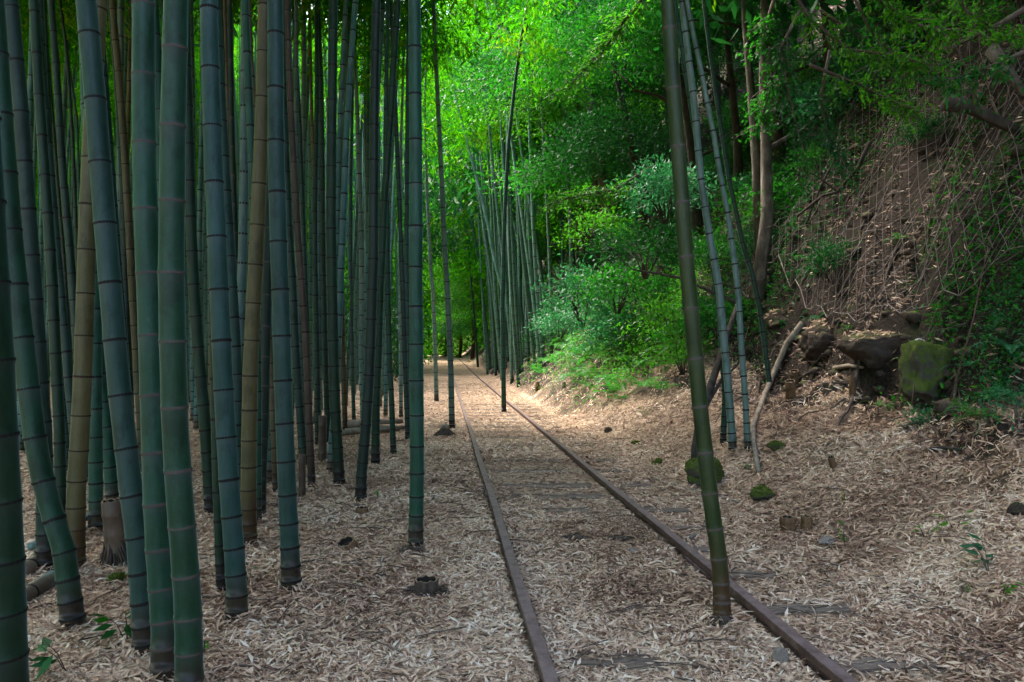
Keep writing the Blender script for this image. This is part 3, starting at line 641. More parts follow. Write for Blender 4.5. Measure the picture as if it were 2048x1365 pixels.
# clump on the bank farther up
CL = [([(1089,682),(1085,612),(1082,539),(1073,487),(1061,359),(1049,221)],10,'c','pale culm at the bank-side end of the far clump, next to the bright bush'),
 ([(1078,700),(1067,568),(1061,495),(1058,436),(1055,328),(1050,180)],10,'c','second culm of the far clump from the bright bush'),
 ([(1066,708),(1058,626),(1053,553),(1048,486),(1045,462),(1035,359),(1025,220)],10,'c','third culm of the far clump from the bright bush'),
 ([(1050,714),(1041,597),(1038,489),(1027,436),(1020,349),(1008,200)],8,'c','fourth culm of the far clump from the bright bush'),
 ([(1044,744),(1036,626),(1031,539),(1020,410),(1012,250)],8,'c','green culm in front of the middle of the far clump'),
 ([(1041,746),(1020,641),(994,539),(982,486),(979,462),(958,374),(927,256),(909,185)],8,'c','strongly slanting culm crossing the far clump'),
 ([(1032,746),(1025,641),(1016,480),(1010,330)],7,'c','culm right behind the slanting culm of the far clump'),
 ([(988,735),(984,656),(976,568),(968,486),(955,330)],7,'c','culm in the track-side half of the far clump'),
 ([(981,739),(973,656),(959,539),(950,480),(943,436),(925,328)],7,'c','dark culm of the far clump leaning over the track'),
 ([(956,735),(950,650),(944,583),(930,420)],5,'g','track-side outermost thin culm of the far clump')]
for pts, wp, c, lab in CL: culm(pts, wp, c, lab, group='culms of the far clump', rings_apart=False, foot=0.15, Hh=16)

# deep grove: eight culms of different bend, placed one by one
PROTO = []
for i in range(10):
    Hh = 12.5 + 0.4 * i; bend = 0.10 * (i - 3.5) / 3.5; wv = random.random() * 6
    def P(z, bend=bend, wv=wv): z = np.asarray(z, float); return np.stack([bend * 0.035 * np.maximum(z, 0) ** 2 + 0.02 * np.sin(z * 0.9 + wv), 0.02 * np.sin(z * 0.7 + wv * 2), z], -1)
    c = ['B', 'G', 'B', 'Y', 'B', 'G', 'B', 't', 'c', 'c'][i]; Hh = min(Hh, 15.5)
    nodes = node_heights(Hh, 0.095)
    me, rad = stem_mesh(P, 0.046, Hh, 9, nodes, CULM[c], 0.4, 1.1, False, i)
    rb = MB()
    for z in nodes:
        cc = P(z); r = rad(z) * 1.07
        rb.tube([cc - np.array((0, 0, 0.009)), cc + np.array((0, 0, 0.009))], r, 9, cap=False)
    PROTO.append((me, rb.mesh('node_rings', RING_T if c == 't' else RING_D), P, Hh))
def deep_culm(x, y, i, label, group, sc=1.0, lean=0.0, laz=0.0, cr=0.60):
    me, rings, P, Hh = PROTO[i % 10]
    root = empty('bamboo_culm', (x, y, Hs(x, y)), label, 'bamboo', group)
    root.rotation_mode = 'ZYX'; root.rotation_euler = (lean * math.cos(laz), lean * math.sin(laz), random.random() * 6.28); root.scale = (sc, sc, sc)
    link('stem', me, root); rr = link('node_rings', rings, root); rr['kind'] = 'stuff'
    if not (16 < y < 38 and -7.5 < x < 1): add_crown(root, Vector(P(Hh * cr)), Vector(P(Hh)), i + 3)
    USED.append((x, y))
def free(x, y, dmin): return all((x - a) ** 2 + (y - b) ** 2 > dmin * dmin for a, b in USED)
n = 0; tries = 0
while n < 150 and tries < 12000:
    tries += 1
    y = 7.6 + 27 * random.random() ** 1.1; lo, hi = -0.72 * y, float(track_c(y)) - 1.75 - 0.015 * y
    if lo >= hi: continue
    x = random.uniform(lo, hi)
    if not free(x, y, 0.36): continue
    far_ = y > 18
    deep_culm(x, y, random.randrange(8) if random.random() < 0.8 else 0,
              'one of the slim blue-green culms crowding deep in the grove' if not far_ else 'one of the thin distant culms at the back of the grove',
              'culms deep in the grove' if not far_ else 'culms at the back of the grove', random.uniform(0.8, 1.12), random.gauss(0, 0.025), random.random() * 6.28); n += 1
n = 0
while n < 38:                                                            # bamboo beyond, both sides of the track
    y = random.uniform(30, 64); side = random.random() < 0.62
    c = float(track_c(y)); x = random.uniform(-0.72 * y, c - 2.6) if side else random.uniform(c + 2.0, c + 9)
    if not free(x, y, 0.9): continue
    deep_culm(x, y, random.randrange(8), 'one of the faint leafy bamboos beyond the grove' if side else 'one of the faint bamboos on the far bank',
              'bamboos beyond the grove' if side else 'bamboos on the far bank', random.uniform(0.95, 1.45), random.uniform(0.0, 0.08), random.random() * 6.28, random.uniform(0.12, 0.4)); n += 1
n = 0
while n < 34:                                                            # the rest of the far clump
    y = random.uniform(24.5, 40); c = float(track_c(y)); x = c + random.uniform(1.35, 3.0) * (1 - .01 * (y - 24))
    if not free(x, y, 0.18): continue
    deep_culm(x, y, 8 + random.randrange(2), 'one of the tightly packed culms filling the far clump', 'culms filling the far clump', random.uniform(1.1, 1.45), random.uniform(0.0, 0.13), random.uniform(-1.9, -1.2)); n += 1

# the hundreds of culms behind those, which merge into one dim wall of stems
th = MB(); g = random.Random(5)
for i in range(430):
    y = g.uniform(17, 44); c = float(track_c(y)); x = g.uniform(-0.74 * y, c - 2.6)
    if not free(x, y, 0.22): continue
    z = Hs(x, y); lx, ly = g.gauss(0, .25), g.gauss(0, .2); r = g.uniform(.034, .052)
    th.tube([(x, y, z - .1), (x + lx * .25, y + ly * .25, z + 3), (x + lx * .7, y + ly * .7, z + 6.5), (x + lx * 1.5, y + ly * 1.5, z + 11)], [r, r * .93, r * .75, r * .3], 6, cap=False)
    for k in range(16):
        zz = z + .3 + k * .36; t = (zz - z) / 11; q = np.array((x + lx * .25 * min(1, (zz - z) / 3) + max(0, zz - z - 3) / 3.5 * lx * .45, y + ly * .25 * min(1, (zz - z) / 3) + max(0, zz - z - 3) / 3.5 * ly * .45, zz))
        th.tube([q - np.array((0, 0, .012)), q + np.array((0, 0, .012))], r * 1.03, 6, cap=False, a=-1.0)
m = M('distant_culm'); nn = m.noise(m.pos(), 1.6, 3, .6, (1, 1, .04)); cc = m.mix(nn, (0.035, 0.105, 0.084), (0.085, 0.170, 0.152))
m.color(m.mix(m.math('MULTIPLY', m.attr('ring'), -1.0, True), cc, (0.02, 0.018, 0.014))); m.set(Roughness=.6); 
setp(link('distant_culms', th.mesh('distant_culms', m.m, True, 'ring')), 'wall of countless thin culms at the back of the grove', kind='stuff')

# ------------------------------------------------------------------ leafy plants
def leaf_cloud(seed, n, ln, wd, mat, shape, name='foliage', sub=0.16, ncl=None, up=0.15):
    """leaves in small clusters spread through a volume; shape(g, k) gives k cluster centres and outward directions"""
    g = np.random.default_rng(seed); ncl = ncl or max(6, n // 14)
    C, O = shape(g, ncl); k = g.integers(0, ncl, n)
    P = C[k] + g.normal(0, sub, (n, 3)) * np.array((1, 1, 0.6))
    D = O[k] * 0.8 + g.normal(0, 0.7, (n, 3)) + np.array((0, 0, up))
    val = np.clip(g.normal(0.45, 0.16, ncl)[k] + g.normal(0, 0.18, n), 0, 1)
    s = 0.7 + 0.6 * g.random(n)
    return leaves_mesh(P, D, ln * s, wd * s, mat, name, val, 0.7)
def dome(rx, rz, zc, hollow=0.35):
    def f(g, k):
        d = g.normal(0, 1, (k, 3)); d /= np.linalg.norm(d, axis=1)[:, None]; d[:, 2] = np.abs(d[:, 2]) * 1.0 - 0.25
        rr = (hollow + (1 - hollow) * g.random(k) ** 0.5)[:, None] * (0.75 + 0.5 * g.random((k, 1)))
        return d * rr * np.array((rx, rx, rz)) + np.array((0, 0, zc)), d
    return f
def stems(seed, k, h, r, mat, spread=0.5, name='stems'):
    g = random.Random(seed); mb = MB()
    for i in range(k):
        a = g.random() * 6.28; s = spread * (0.4 + 0.6 * g.random()); hh = h * (0.6 + 0.4 * g.random())
        pts = [(0.03 * math.cos(a), 0.03 * math.sin(a), -0.06)]
        for t in (0.3, 0.6, 1.0): pts.append((math.cos(a + 0.5 * t) * s * t + g.gauss(0, .03), math.sin(a + 0.5 * t) * s * t + g.gauss(0, .03), hh * (t ** 0.85)))
        mb.tube(pts, [r, r * .8, r * .6, r * .25], 5)
    return mb.mesh(name, mat)
SHRUB = {}
for k_, (mat, ln, wd, n_l) in {'broad': (BROAD_LEAF, 0.085, 0.036, 1700), 'dark': (DARK_LEAF, 0.09, 0.034, 1700), 'blue': (BLUE_LEAF, 0.085, 0.034, 2300), 'fresh': (FRESH_LEAF, 0.065, 0.026, 1700)}.items():
    SHRUB[k_] = [(leaf_cloud(100 + 7 * i + len(k_), n_l, ln, wd, mat, dome(0.75, 0.7, 0.35), sub=0.11), stems(200 + i, 9, 0.8, 0.013, BARK_D, 0.6)) for i in range(2)]
def shrub(p, kind, sc, label, group, lean=None, i=0):
    root = empty('shrub', p, label, 'shrub', group, random.random() * 6.28)
    f, s = SHRUB[kind][i % 2]
    root.scale = (sc, sc, sc * random.uniform(0.8, 1.15))
    link('foliage', f, root); link('stems', s, root); return root
def frond_mesh(seed, L=0.6, W=0.13, pairs=17, mat=FERN_LEAF):
    V, F = [], []; g = random.Random(seed)
    def c(t): return np.array((0, L * (t - 0.12 * t * t), L * (0.62 * t - 0.72 * t * t)))
    for i in range(12):
        t = i / 12; a, b = c(t), c(t + 1 / 12); w_ = 0.004 * (1 - t) + 0.001
        k = len(V); V += [a + (w_, 0, 0), a - (w_, 0, 0), b - (w_, 0, 0), b + (w_, 0, 0)]; F += [(k, k + 1, k + 2), (k, k + 2, k + 3)]
    for i in range(pairs):
        t = 0.12 + 0.86 * i / pairs; p = c(t); wl = W * math.sin(math.pi * min(1, 0.22 + 0.8 * t)) ** 0.8 * g.uniform(0.85, 1.1)
        for s in (-1, 1):
            d = np.array((s * 0.92, 0.42, -0.12 + g.gauss(0, .06))); b = c(t + 0.045) - p
            k = len(V); V += [p, p + d * wl * .5 + b * .7, p + d * wl, p + d * wl * .55 - b * .25]; F += [(k, k + 3, k + 1), (k + 1, k + 3, k + 2)]
    return np_mesh('frond', np.array(V), np.array(F), mat, False, {'rnd': ('FACE', rng.random(len(F)))})
FROND = [frond_mesh(i) for i in range(3)]; FROND_B = [frond_mesh(9, mat=BLUE_LEAF)]
def fern(p, sc, k, label, group='ferns on the bank', blue=False, face=None):
    root = empty('fern', p, label, 'fern', group)
    for i in range(k):
        o = link('frond', (FROND_B if blue else FROND)[i % (1 if blue else 3)], root)
        a = i * 6.283 / k + random.uniform(-0.3, 0.3) if face is None else face + random.uniform(-1.1, 1.1)
        o.rotation_euler = (random.uniform(-0.1, 0.45), 0, a); s = sc * random.uniform(0.75, 1.15); o.scale = (s, s, s)
    return root
# the bright bush and its neighbours on the bank
for (u, v, d, kind, sc, lab) in [
    (1165, 590, 17.5, 'blue', 1.25, 'bright bluish bush catching the light beside the far clump'),
    (1120, 640, 19.5, 'blue', 0.85, 'small bright bush at the foot of the far clump'),
    (1235, 560, 15.5, 'broad', 1.2, 'glossy green bush on the bank above the ferns'),
    (1200, 450, 17.0, 'fresh', 1.3, 'light green bush reaching out over the bright bluish bush'),
    (1290, 480, 14.0, 'dark', 1.25, 'dark glossy bush behind the leaning olive culm'),
    (1330, 380, 13.2, 'blue', 1.0, 'shiny leaved bush hanging above the dark glossy bush')]:
    p = at(u, v, d); p.z = min(p.z - 0.3 * sc, max(Hs(p.x, p.y), p.z - 0.5 * sc)); shrub(p, kind, sc, lab, 'bushes on the bank')
def bank_points(n, y0, y1, t0, t1, dmin, seed):
    g = random.Random(seed); out = []
    k = 0
    while len(out) < n and k < 5000:
        k += 1; y = g.uniform(y0, y1); s = g.uniform(t0, t1) + 1.5 - 0.3 * float(sstep(9, 17, y)); x = float(track_c(y)) + s
        if all((x - a) ** 2 + (y - b) ** 2 > dmin ** 2 for a, b in out): out.append((x, y))
    return out
for i, (x, y) in enumerate(bank_points(64, 12.5, 34, 1.3, 5.5, 0.7, 5)):
    kd = ('broad', 'blue', 'fresh', 'broad', 'dark')[i % 5]; sc = random.uniform(0.6, 1.35)
    shrub((x, y, Hs(x, y) - 0.1), kd, sc, {'broad': 'green shrub among many on the bank', 'dark': 'dark leaved shrub among many on the bank', 'fresh': 'light green shrub among many on the bank', 'blue': 'bluish green shrub among many on the bank'}[kd], {'broad': 'green shrubs on the bank', 'dark': 'dark shrubs on the bank', 'fresh': 'light green shrubs on the bank', 'blue': 'bluish shrubs on the bank'}[kd], i=i)
for i, (x, y) in enumerate(bank_points(34, 8.5, 20, 2.6, 6.5, 0.7, 6)):
    kd = ('dark', 'broad', 'dark')[i % 3]
    shrub((x, y, Hs(x, y) - 0.1), kd, random.uniform(0.45, 0.9), 'shrub clinging to the upper slope' if kd == 'broad' else 'dark shrub clinging to the upper slope', 'shrubs of the upper slope' if kd == 'broad' else 'dark shrubs of the upper slope', i=i)
for i, (x, y) in enumerate(bank_points(44, 12.5, 25, 0.75, 2.3, 0.36, 8)):
    fern((x, y, Hs(x, y) - 0.02), random.uniform(0.9, 1.6), 7, 'fresh green fern in the row along the bank', 'ferns along the bank', face=None)
for (u, v, sc, k, blue, lab) in [(1640, 640, 0.45, 6, True, 'bluish fern under the dark hollow of the bank'),
    (1960, 835, 0.55, 9, False, 'bright green leafy fern below the big mossy block'),
    (1765, 815, 0.4, 6, False, 'small pale fern at the side of the mossy block'),
    (1240, 800, 0.55, 6, False, 'lone fern low on the leafy slope'),
    (1700, 660, 0.35, 5, False, 'fern sprouting between the earthy boulders'),
    (1500, 935, 0.22, 5, True, 'tiny fern at the end of the pale fallen branch'),
    (1835, 850, 0.3, 6, True, 'dark fern rosette under the mossy block'),
    (2030, 700, 0.6, 8, True, 'blue-green fern beside the mossy block at the picture edge'),
    (2035, 800, 0.45, 8, True, 'low blue-green fern under the one at the picture edge'),
    (1945, 735, 0.5, 8, True, 'blue-green fern filling the gap beside the mossy block'),
    (1925, 640, 0.4, 7, False, 'green fern above the mossy block on the earthy ledge'),
    (1800, 480, 0.4, 6, False, 'fern hanging from the netted slope over the earthy boulder'),
    (1620, 520, 0.45, 7, False, 'fern hanging beside the dim slanting culm'),
    (1990, 380, 0.4, 6, False, 'fern hanging high on the netted slope under the jutting log')]:
    p = hit(u, v); fern(p, sc, k, lab, 'single ferns by the rocks', blue)
# ------------------------------------------------------------------ trees of the hillside
TREECROWN = [leaf_cloud(300 + i, 5200, 0.13, 0.055, mt, dome(2.0, 1.7, 0.4, 0.25), 'crown', 0.24, 260) for i, mt in enumerate((BROAD_LEAF, FRESH_LEAF, DARK_LEAF))]
def tree(path, r, bark, crowns, label, limbs=4, group='trees of the hillside'):
    b = Vector(path[0]); root = empty('tree', b, label, 'tree', group)
    P = [Vector(p) - b for p in path]; P[0] = P[0] - Vector((0, 0, 0.3)); n = len(P)
    mb = MB(); mb.tube(P, [r * (1.15 - 0.75 * i / (n - 1)) for i in range(n)], 10, wob=0.25); link('trunk', mb.mesh('trunk', bark), root)
    for i in range(limbs):
        t = 0.4 + 0.55 * i / max(1, limbs - 1); k = min(n - 2, int(t * (n - 1))); q = P[k].lerp(P[k + 1], t * (n - 1) - k)
        a = i * 2.3 + random.random(); L_ = random.uniform(1.3, 2.3)
        e = [q, q + Vector((math.cos(a) * L_ * .4, math.sin(a) * L_ * .4, .35)), q + Vector((math.cos(a) * L_ * .75, math.sin(a) * L_ * .75, .5)), q + Vector((math.cos(a) * L_, math.sin(a) * L_, .95))]
        lb = MB(); lb.tube(e, [r * .42, r * .32, r * .2, r * .08], 6); link('limb', lb.mesh('limb', bark), root)
    if (Vector(path[-1]) - b).length > 5 and crowns and r > .115: crowns = list(crowns) + [((.3, -.3, -.6 * (path[-1][2] - b.z)), crowns[0][1] * .9, crowns[0][2])]
    for (off, sc, ci) in crowns:
        o = link('crown', TREECROWN[ci], root, tuple(P[-1] + Vector(off))); o.scale = (sc, sc, sc); o.rotation_euler.z = random.random() * 6
    return root
# two pale trunks rising from the bank
p0 = at(1512, 560, 12.2)
tree([p0, at(1535, 430, 12.3), at(1532, 300, 12.4), at(1526, 150, 12.5), at(1528, 0, 12.6), at(1532, -260, 12.8)], 0.095, BARK, [((0, 0, .3), 0.9, 2), ((.9, .3, -.6), .7, 0)], 'pale barked tree trunk rising from the bank, the stouter of two', 1)
p0 = at(1518, 470, 12.8)
tree([p0, at(1512, 330, 12.8), at(1500, 180, 12.9), at(1490, 60, 13.0), at(1478, -160, 13.2)], 0.07, BARK, [((0, 0, .3), .7, 2)], 'slim pale trunk just beside the stouter pale tree', 1)
# dark crooked root-like trunk at the slope foot
p0 = hit(1390, 962)
tree([p0, at(1392, 900, p0.y + .1), at(1402, 830, p0.y + .3), at(1430, 745, p0.y + .8), at(1458, 660, p0.y + 1.4), at(1482, 590, p0.y + 2.0)], 0.055, BARK_D, [], 'dark crooked trunk behind the mossy boulder at the slope foot', 2)
p0 = at(1200, 330, 23)
tree([at(1215, 420, 23), at(1185, 210, 23), at(1150, 125, 23), at(1115, 70, 23.2), at(1080, -10, 23.5)], 0.13, BARK, [((-.5, .5, .8), 1.0, 1), ((1.0, 1.0, .5), .8, 0)], 'leaning pale trunk high over the track', 3)
for (u, v, d, dx, hgt, r, crowns, lab) in [
    (1230, 540, 24, -1.6, 7.5, .14, [((0, 0, 0), 1.1, 0), ((-1.6, -.5, -1.6), .9, 2), ((1.2, 0, -1.8), .9, 0)], 'dark limbed tree leaning over the bright bush'),
    (1300, 420, 20, -1.2, 6.5, .12, [((0, 0, 0), 1.0, 2), ((-1.4, -.4, -1.8), .9, 0), ((1.3, 0, -1.2), .8, 2)], 'dark glossy tree above the bank behind the olive culm'),
    (1400, 380, 17, -.6, 5.5, .11, [((0, 0, 0), .9, 2), ((-1.2, -.4, -1.6), .8, 0), ((1.2, .2, -1.4), .8, 2)], 'bushy dark tree above the slanting grey pair'),
    (1180, 520, 32, -1.5, 9.5, .15, [((0, 0, 0), 1.4, 1), ((-1.6, -.5, -2.0), 1.1, 1), ((1.6, 0, -2.4), 1.2, 0)], 'light green tree behind the leaning pale trunk'),
    (1150, 600, 40, -1.2, 12, .16, [((0, 0, 0), 1.6, 1), ((-2, -.5, -2.6), 1.3, 1), ((2.0, 0, -3.0), 1.3, 0)], 'tall light green tree behind the far clump'),
    (1480, 260, 16, -.3, 4.5, .10, [((0, 0, 0), .9, 2), ((-1.2, -.4, -1.0), .7, 0)], 'small dark tree behind the pale trunks'),
    (1560, 240, 14.5, -.4, 4.2, .09, [((0, 0, 0), .8, 2), ((-1.0, -.4, -1.2), .7, 0)], 'small dark tree on the slope over the fallen branches'),
    (1330, 240, 27, -1.0, 7, .13, [((0, 0, 0), 1.4, 0), ((-1.6, -.4, -2.0), 1.1, 2), ((1.6, -.4, -2.0), 1.1, 2)], 'broad dark tree on the hillside behind'),
    (1440, 160, 24, -.8, 6, .12, [((0, 0, 0), 1.3, 2), ((-1.5, -.4, -1.8), 1.0, 0), ((1.5, -.4, -1.8), 1.0, 2)], 'dark tree highest on the hillside behind the grey pair')]:
    p = at(u, v, d); p.z = min(p.z, max(Hs(p.x, p.y) - 0.1, p.z - 3.0)); 
    tree([p, p + Vector((dx * .2, 0, hgt * .3)), p + Vector((dx * .55, .1, hgt * .65)), p + Vector((dx, .2, hgt))], r, BARK_D, crowns, lab)
hk = 0
for i, (x, y) in enumerate(bank_points(46, 9.5, 40, 3.6, 13.0, 1.5, 15)):
    z = Hs(x, y); hg = random.uniform(1.6, 4.2); sc = random.uniform(.55, .95); ci = (0, 2, 0, 1, 2)[i % 5] if y > 16 else (0, 2, 2)[i % 3]
    tree([(x, y, z), (x - .1, y, z + hg * .4), (x - .3, y - .1, z + hg * .75), (x - .45, y - .15, z + hg)], .06, BARK_D, [((0, 0, -.3), sc, ci), ((-.8, -.3, -hg * .45), sc * .85, (ci + 1) % 3 if i % 2 else ci)],
         ('light green' if ci == 1 else 'dark' if ci == 2 else 'green') + ' bushy tree crowding the hillside', 2, {0: 'green trees crowding the hillside', 1: 'light trees crowding the hillside', 2: 'dark trees crowding the hillside'}[ci])
# trees at the end of the track and a distant leafy mass
for i, (x, y, hgt, sc) in enumerate([(-9.5, 78, 9, 2.0), (-5.5, 84, 11, 2.2), (-12, 92, 12, 2.4), (-3.5, 70, 8, 1.7), (-8, 96, 14, 2.6), (-1.0, 60, 9, 1.8)]):
    z = Hs(x, y)
    tree([(x, y, z), (x + .2, y, z + hgt * .35), (x - .3, y, z + hgt * .7), (x, y, z + hgt)], .16, BARK_D, [((0, 0, 0), sc, 1), ((-sc, 0, -hgt * .3), sc * .9, 1), ((sc, 0, -hgt * .35), sc * .9, 0), ((0, -sc, -hgt * .6), sc * .9, 1), ((-sc * .8, .5, -hgt * .75), sc * .8, 0)],
         ['light tree closing the end of the track', 'taller light tree closing the end of the track', 'tree left of the track end behind the thin culms', 'tree at the bank side of the track end', 'tallest tree behind the track end', 'tree over the far bank before the track end'][i], 3, 'trees at the end of the track')
def far_mass(name, n, xr, yr, zr, ln, wd, mat, seed, label, clump=1.1, ncl=900, lane=2.6):
    g = np.random.default_rng(seed)
    C = np.stack([g.uniform(*xr, ncl), g.uniform(*yr, ncl), zr[0] + (zr[1] - zr[0]) * g.random(ncl)], -1)
    k = g.integers(0, ncl, n); P = C[k] + g.normal(0, clump, (n, 3)) * np.array((1, 1, .55))
    ok = (P[:, 2] > H(P[:, 0], P[:, 1]) + 0.1) & (np.abs(P[:, 0] - track_c(P[:, 1])) > np.where(P[:, 2] < 7, lane, 0)); P = P[ok]; k = k[ok]; n = len(P)
    D = g.normal(0, 1, (n, 3)) + np.array((0, 0, -0.4)); s = .7 + .6 * g.random(n)
    o = link(name, leaves_mesh(P, D, ln * s, wd * s, mat, name, np.clip(g.normal(.5, .18, ncl)[k] + g.normal(0, .15, n), 0, 1)))
    return setp(o, label, kind='stuff')
far_mass('distant_foliage', 135000, (-52, 14), (48, 72), (1.0, 30), 0.48, 0.15, BAMBOO_LEAF, 71, 'bright green distant bamboo foliage filling the background', 1.3, 1200, 1.5)
far_mass('distant_foliage', 16000, (-40, 10), (44, 60), (1, 24), 0.40, 0.13, DARK_LEAF, 81, 'dark leaf clumps painting shaded depth between the bright distant bamboos', .9, 260, 1.5)  # dark leaf colour stands in for shaded depth in the canopy
far_mass('shade_canopy', 11000, (-8, 3), (30, 62), (8, 13), 0.44, 0.14, DARK_LEAF, 82, 'foliage added over the far track to dim its ground', 1.0, 240)  # leaf roof added to dim the bright far ground
far_mass('bank_shade_canopy', 22000, (3.3, 12), (1, 14), (6.8, 10.5), 0.36, 0.13, DARK_LEAF, 79, 'dark foliage mass added above the bank to shade it', 0.8, 420)  # leaf mass put overhead to keep the bank in shade
far_mass('distant_foliage', 46000, (-26, 8), (84, 102), (0.2, 36), 0.6, 0.2, BAMBOO_LEAF, 76, 'light green thicket closing the end of the track', 1.4, 520, -1)
far_mass('distant_undergrowth', 32000, (-40, -14), (5, 40), (0.1, 4.5), 0.36, 0.11, DARK_LEAF, 77, 'dim undergrowth at the side of the grove', 0.8, 700)
far_mass('distant_undergrowth', 30000, (-34, 4), (30, 46), (0.1, 3.6), 0.32, 0.09, DARK_LEAF, 72, 'dim undergrowth deep behind the grove', 0.7, 800)
far_mass('shade_canopy', 30000, (-34, -15), (-14, 40), (3, 16), 0.40, 0.11, BAMBOO_LEAF, 73, 'bamboo foliage added along the grove side to hold back light', 1.3, 700)  # side of an added leaf ring that keeps horizon light out
far_mass('shade_canopy', 18000, (-15, 10), (-22, -11), (1, 8), 0.40, 0.11, BAMBOO_LEAF, 74, 'unseen bamboo foliage added behind the viewer to block light', 1.3, 500)  # out of view, added to cut light from behind the camera
far_mass('shade_canopy', 42000, (-15, -2.4), (-9, 17), (8.5, 12), 0.46, 0.15, DARK_LEAF, 75, 'bamboo leaf roof added over the grove to darken it', 0.9, 560)  # added leaf roof above the frame, darkens the near grove
far_mass('shade_canopy', 22000, (-34, -7.5), (15, 46), (9.5, 13), 0.46, 0.14, BAMBOO_LEAF, 78, 'bamboo leaf roof added over the back grove to shade its floor', 0.9, 900)  # added so the sunlit floor at the back falls in shade

# ------------------------------------------------------------------ rocks
def rock_mesh(seed, mat, box=3.0, rough=0.25, sub=4):
    import bmesh
    bm = bmesh.new(); bmesh.ops.create_icosphere(bm, subdivisions=sub, radius=1.0); g = np.random.default_rng(seed); off = g.random(3) * 50
    from mathutils import noise
    pl = [Vector(v).normalized() for v in g.normal(0, 1, (11, 3))]; dd = g.uniform(0.55, 0.85, 11) + (.28 if box > 4 else 0)
    for v in bm.verts:
        p = v.co.copy(); e_ = 2.1 if mat is MOSSY else box; p = p / (abs(p.x) ** e_ + abs(p.y) ** e_ + abs(p.z) ** e_) ** (1 / e_)
        for q, d in zip(pl, dd):
            e = p.dot(q) - d
            if e > 0: p -= q * e * 0.9
        nn = noise.fractal(p * 1.5 + Vector(off), 0.8, 2.1, 5) * rough * 1.5 + abs(noise.noise(p * 4 + Vector(off))) * -0.12 + noise.noise(p * 11) * .03; v.co = p * (1.05 + nn * .5)
    me = bpy.data.meshes.new('rock'); bm.to_mesh(me); bm.free(); me.materials.append(mat)
    me.polygons.foreach_set('use_smooth', [True] * len(me.polygons)); return me
ri = 0
def rock(u, v, size, mat, label, group='rocks of the bank', sink=0.3, name='rock', rz=None, sub=5, depth=None, box=3.0, tilt=0.0):
    global ri
    p = hit(u, v) if depth is None else at(u, v, depth); q = p + Vector((0, 0, size[2] * (1 - 2 * sink)))
    if size[0] > .29 and sink > .2: q -= nrm(p.x, p.y, .3) * size[0] * .35
    o = link(name, rock_mesh(500 + ri, mat, sub=sub, box=box), None, q); ri += 1
    o.scale = size; o.rotation_euler = (tilt, 0, random.random() * 6 if rz is None else rz); setp(o, label, 'rock', group); return o, p
blk, bp = rock(1850, 806, (.245, .22, .30), MOSSROCK, 'big upright mossy block with dry leaves on its top', sink=0.08, rz=0.35, box=5.0)
st_, _ = rock(1855, 672, (.07, .045, .025), PALE_STONE, 'pale flat stone lying on the big mossy block', sink=0.1, rz=0.2, depth=bp.y + .12); st_.location = (bp.x + .0, bp.y + .1, bp.z + .30 * .84 + .345)
rock(1408, 968, (.21, .19, .14), MOSSY, 'mossy green boulder behind the leaning olive culm', sink=0.1)
rock(1524, 1002, (.12, .1, .08), MOSSY, 'small round mossy stone beyond the rail', sink=0.15)
rock(1553, 902, (.10, .09, .06), MOSSY, 'flat mossy stone half buried under slope leaves', sink=0.2)
rock(1315, 930, (.075, .06, .045), MOSSY, 'small greenish stone beside the mossy boulder', sink=0.2)
rock(1272, 888, (.07, .05, .02), MOSSY, 'thin mossy patch of stone on the leafy slope foot', sink=0.2)
rock(1655, 1090, (.085, .06, .035), STONE, 'grey-green stone lying past two cut stumps', sink=0.2)
rock(1560, 1330, (.03, .028, .045), STONE, 'pale upright pebble beside the bank-side rail', sink=0.2, rz=.3)
rock(1385, 1080, (.07, .03, .03), STONE, 'small dark stone beside the rail near the culm', sink=0.2)
rock(1268, 1108, (.035, .03, .02), STONE, 'pale pebble between the rails', sink=0.15, sub=3)
rock(1218, 865, (.07, .06, .05), SOILROCK, 'small dark stone alone on the flat leaves', sink=0.15)
rock(985, 748, (.22, .2, .16), STONE, 'grey stone at the foot of the far clump', sink=0.2)
rock(1755, 700, (.42, .38, .26), SOILROCK, 'large earthy boulder under the netting beside the mossy block', sink=0.35, rz=.2)
rock(1640, 690, (.36, .34, .26), SOILROCK, 'dark earthy boulder below the hollow', sink=0.4)
rock(1560, 640, (.3, .3, .22), SOILROCK, 'dark lump of earth beside the dim slanting culm', sink=0.4)
rock(2035, 1030, (.08, .08, .05), SOILROCK, 'dark hollow stone at the picture edge on the slope', sink=0.3)
rock(235, 1168, (.055, .05, .035), MOSSY, 'small mossy stone in front of the pale cut stump', sink=0.15)
# dry leaves lying on top of the rocks of the bank
from mathutils.bvhtree import BVHTree
lp = []
for o in [q for q in COL.objects if q.name.split('.')[0] == 'rock' and q.scale.x > .25]:
    mw = Matrix.LocRotScale(o.location, o.rotation_euler, o.scale); tr = BVHTree.FromPolygons([mw @ v.co for v in o.data.vertices], [tuple(p.vertices) for p in o.data.polygons])
    for _ in range(520 if o is blk else 420):
        p = Vector((o.location.x + random.uniform(-1, 1) * o.scale.x * 1.2, o.location.y + random.uniform(-1, 1) * o.scale.y * 1.2, o.location.z + 2))
        if o is blk and p.x < o.location.x - .06: continue
        h = tr.ray_cast(p, Vector((0, 0, -1)))
        if h[0] is not None and h[1].z > random.uniform(.35, .9) and vnoise(p.x * 4, p.y * 4, 41) > -.12: lp.append(h[0])
lp = np.array(lp); nl = len(lp); ln = .05 + .06 * rng.random(nl)
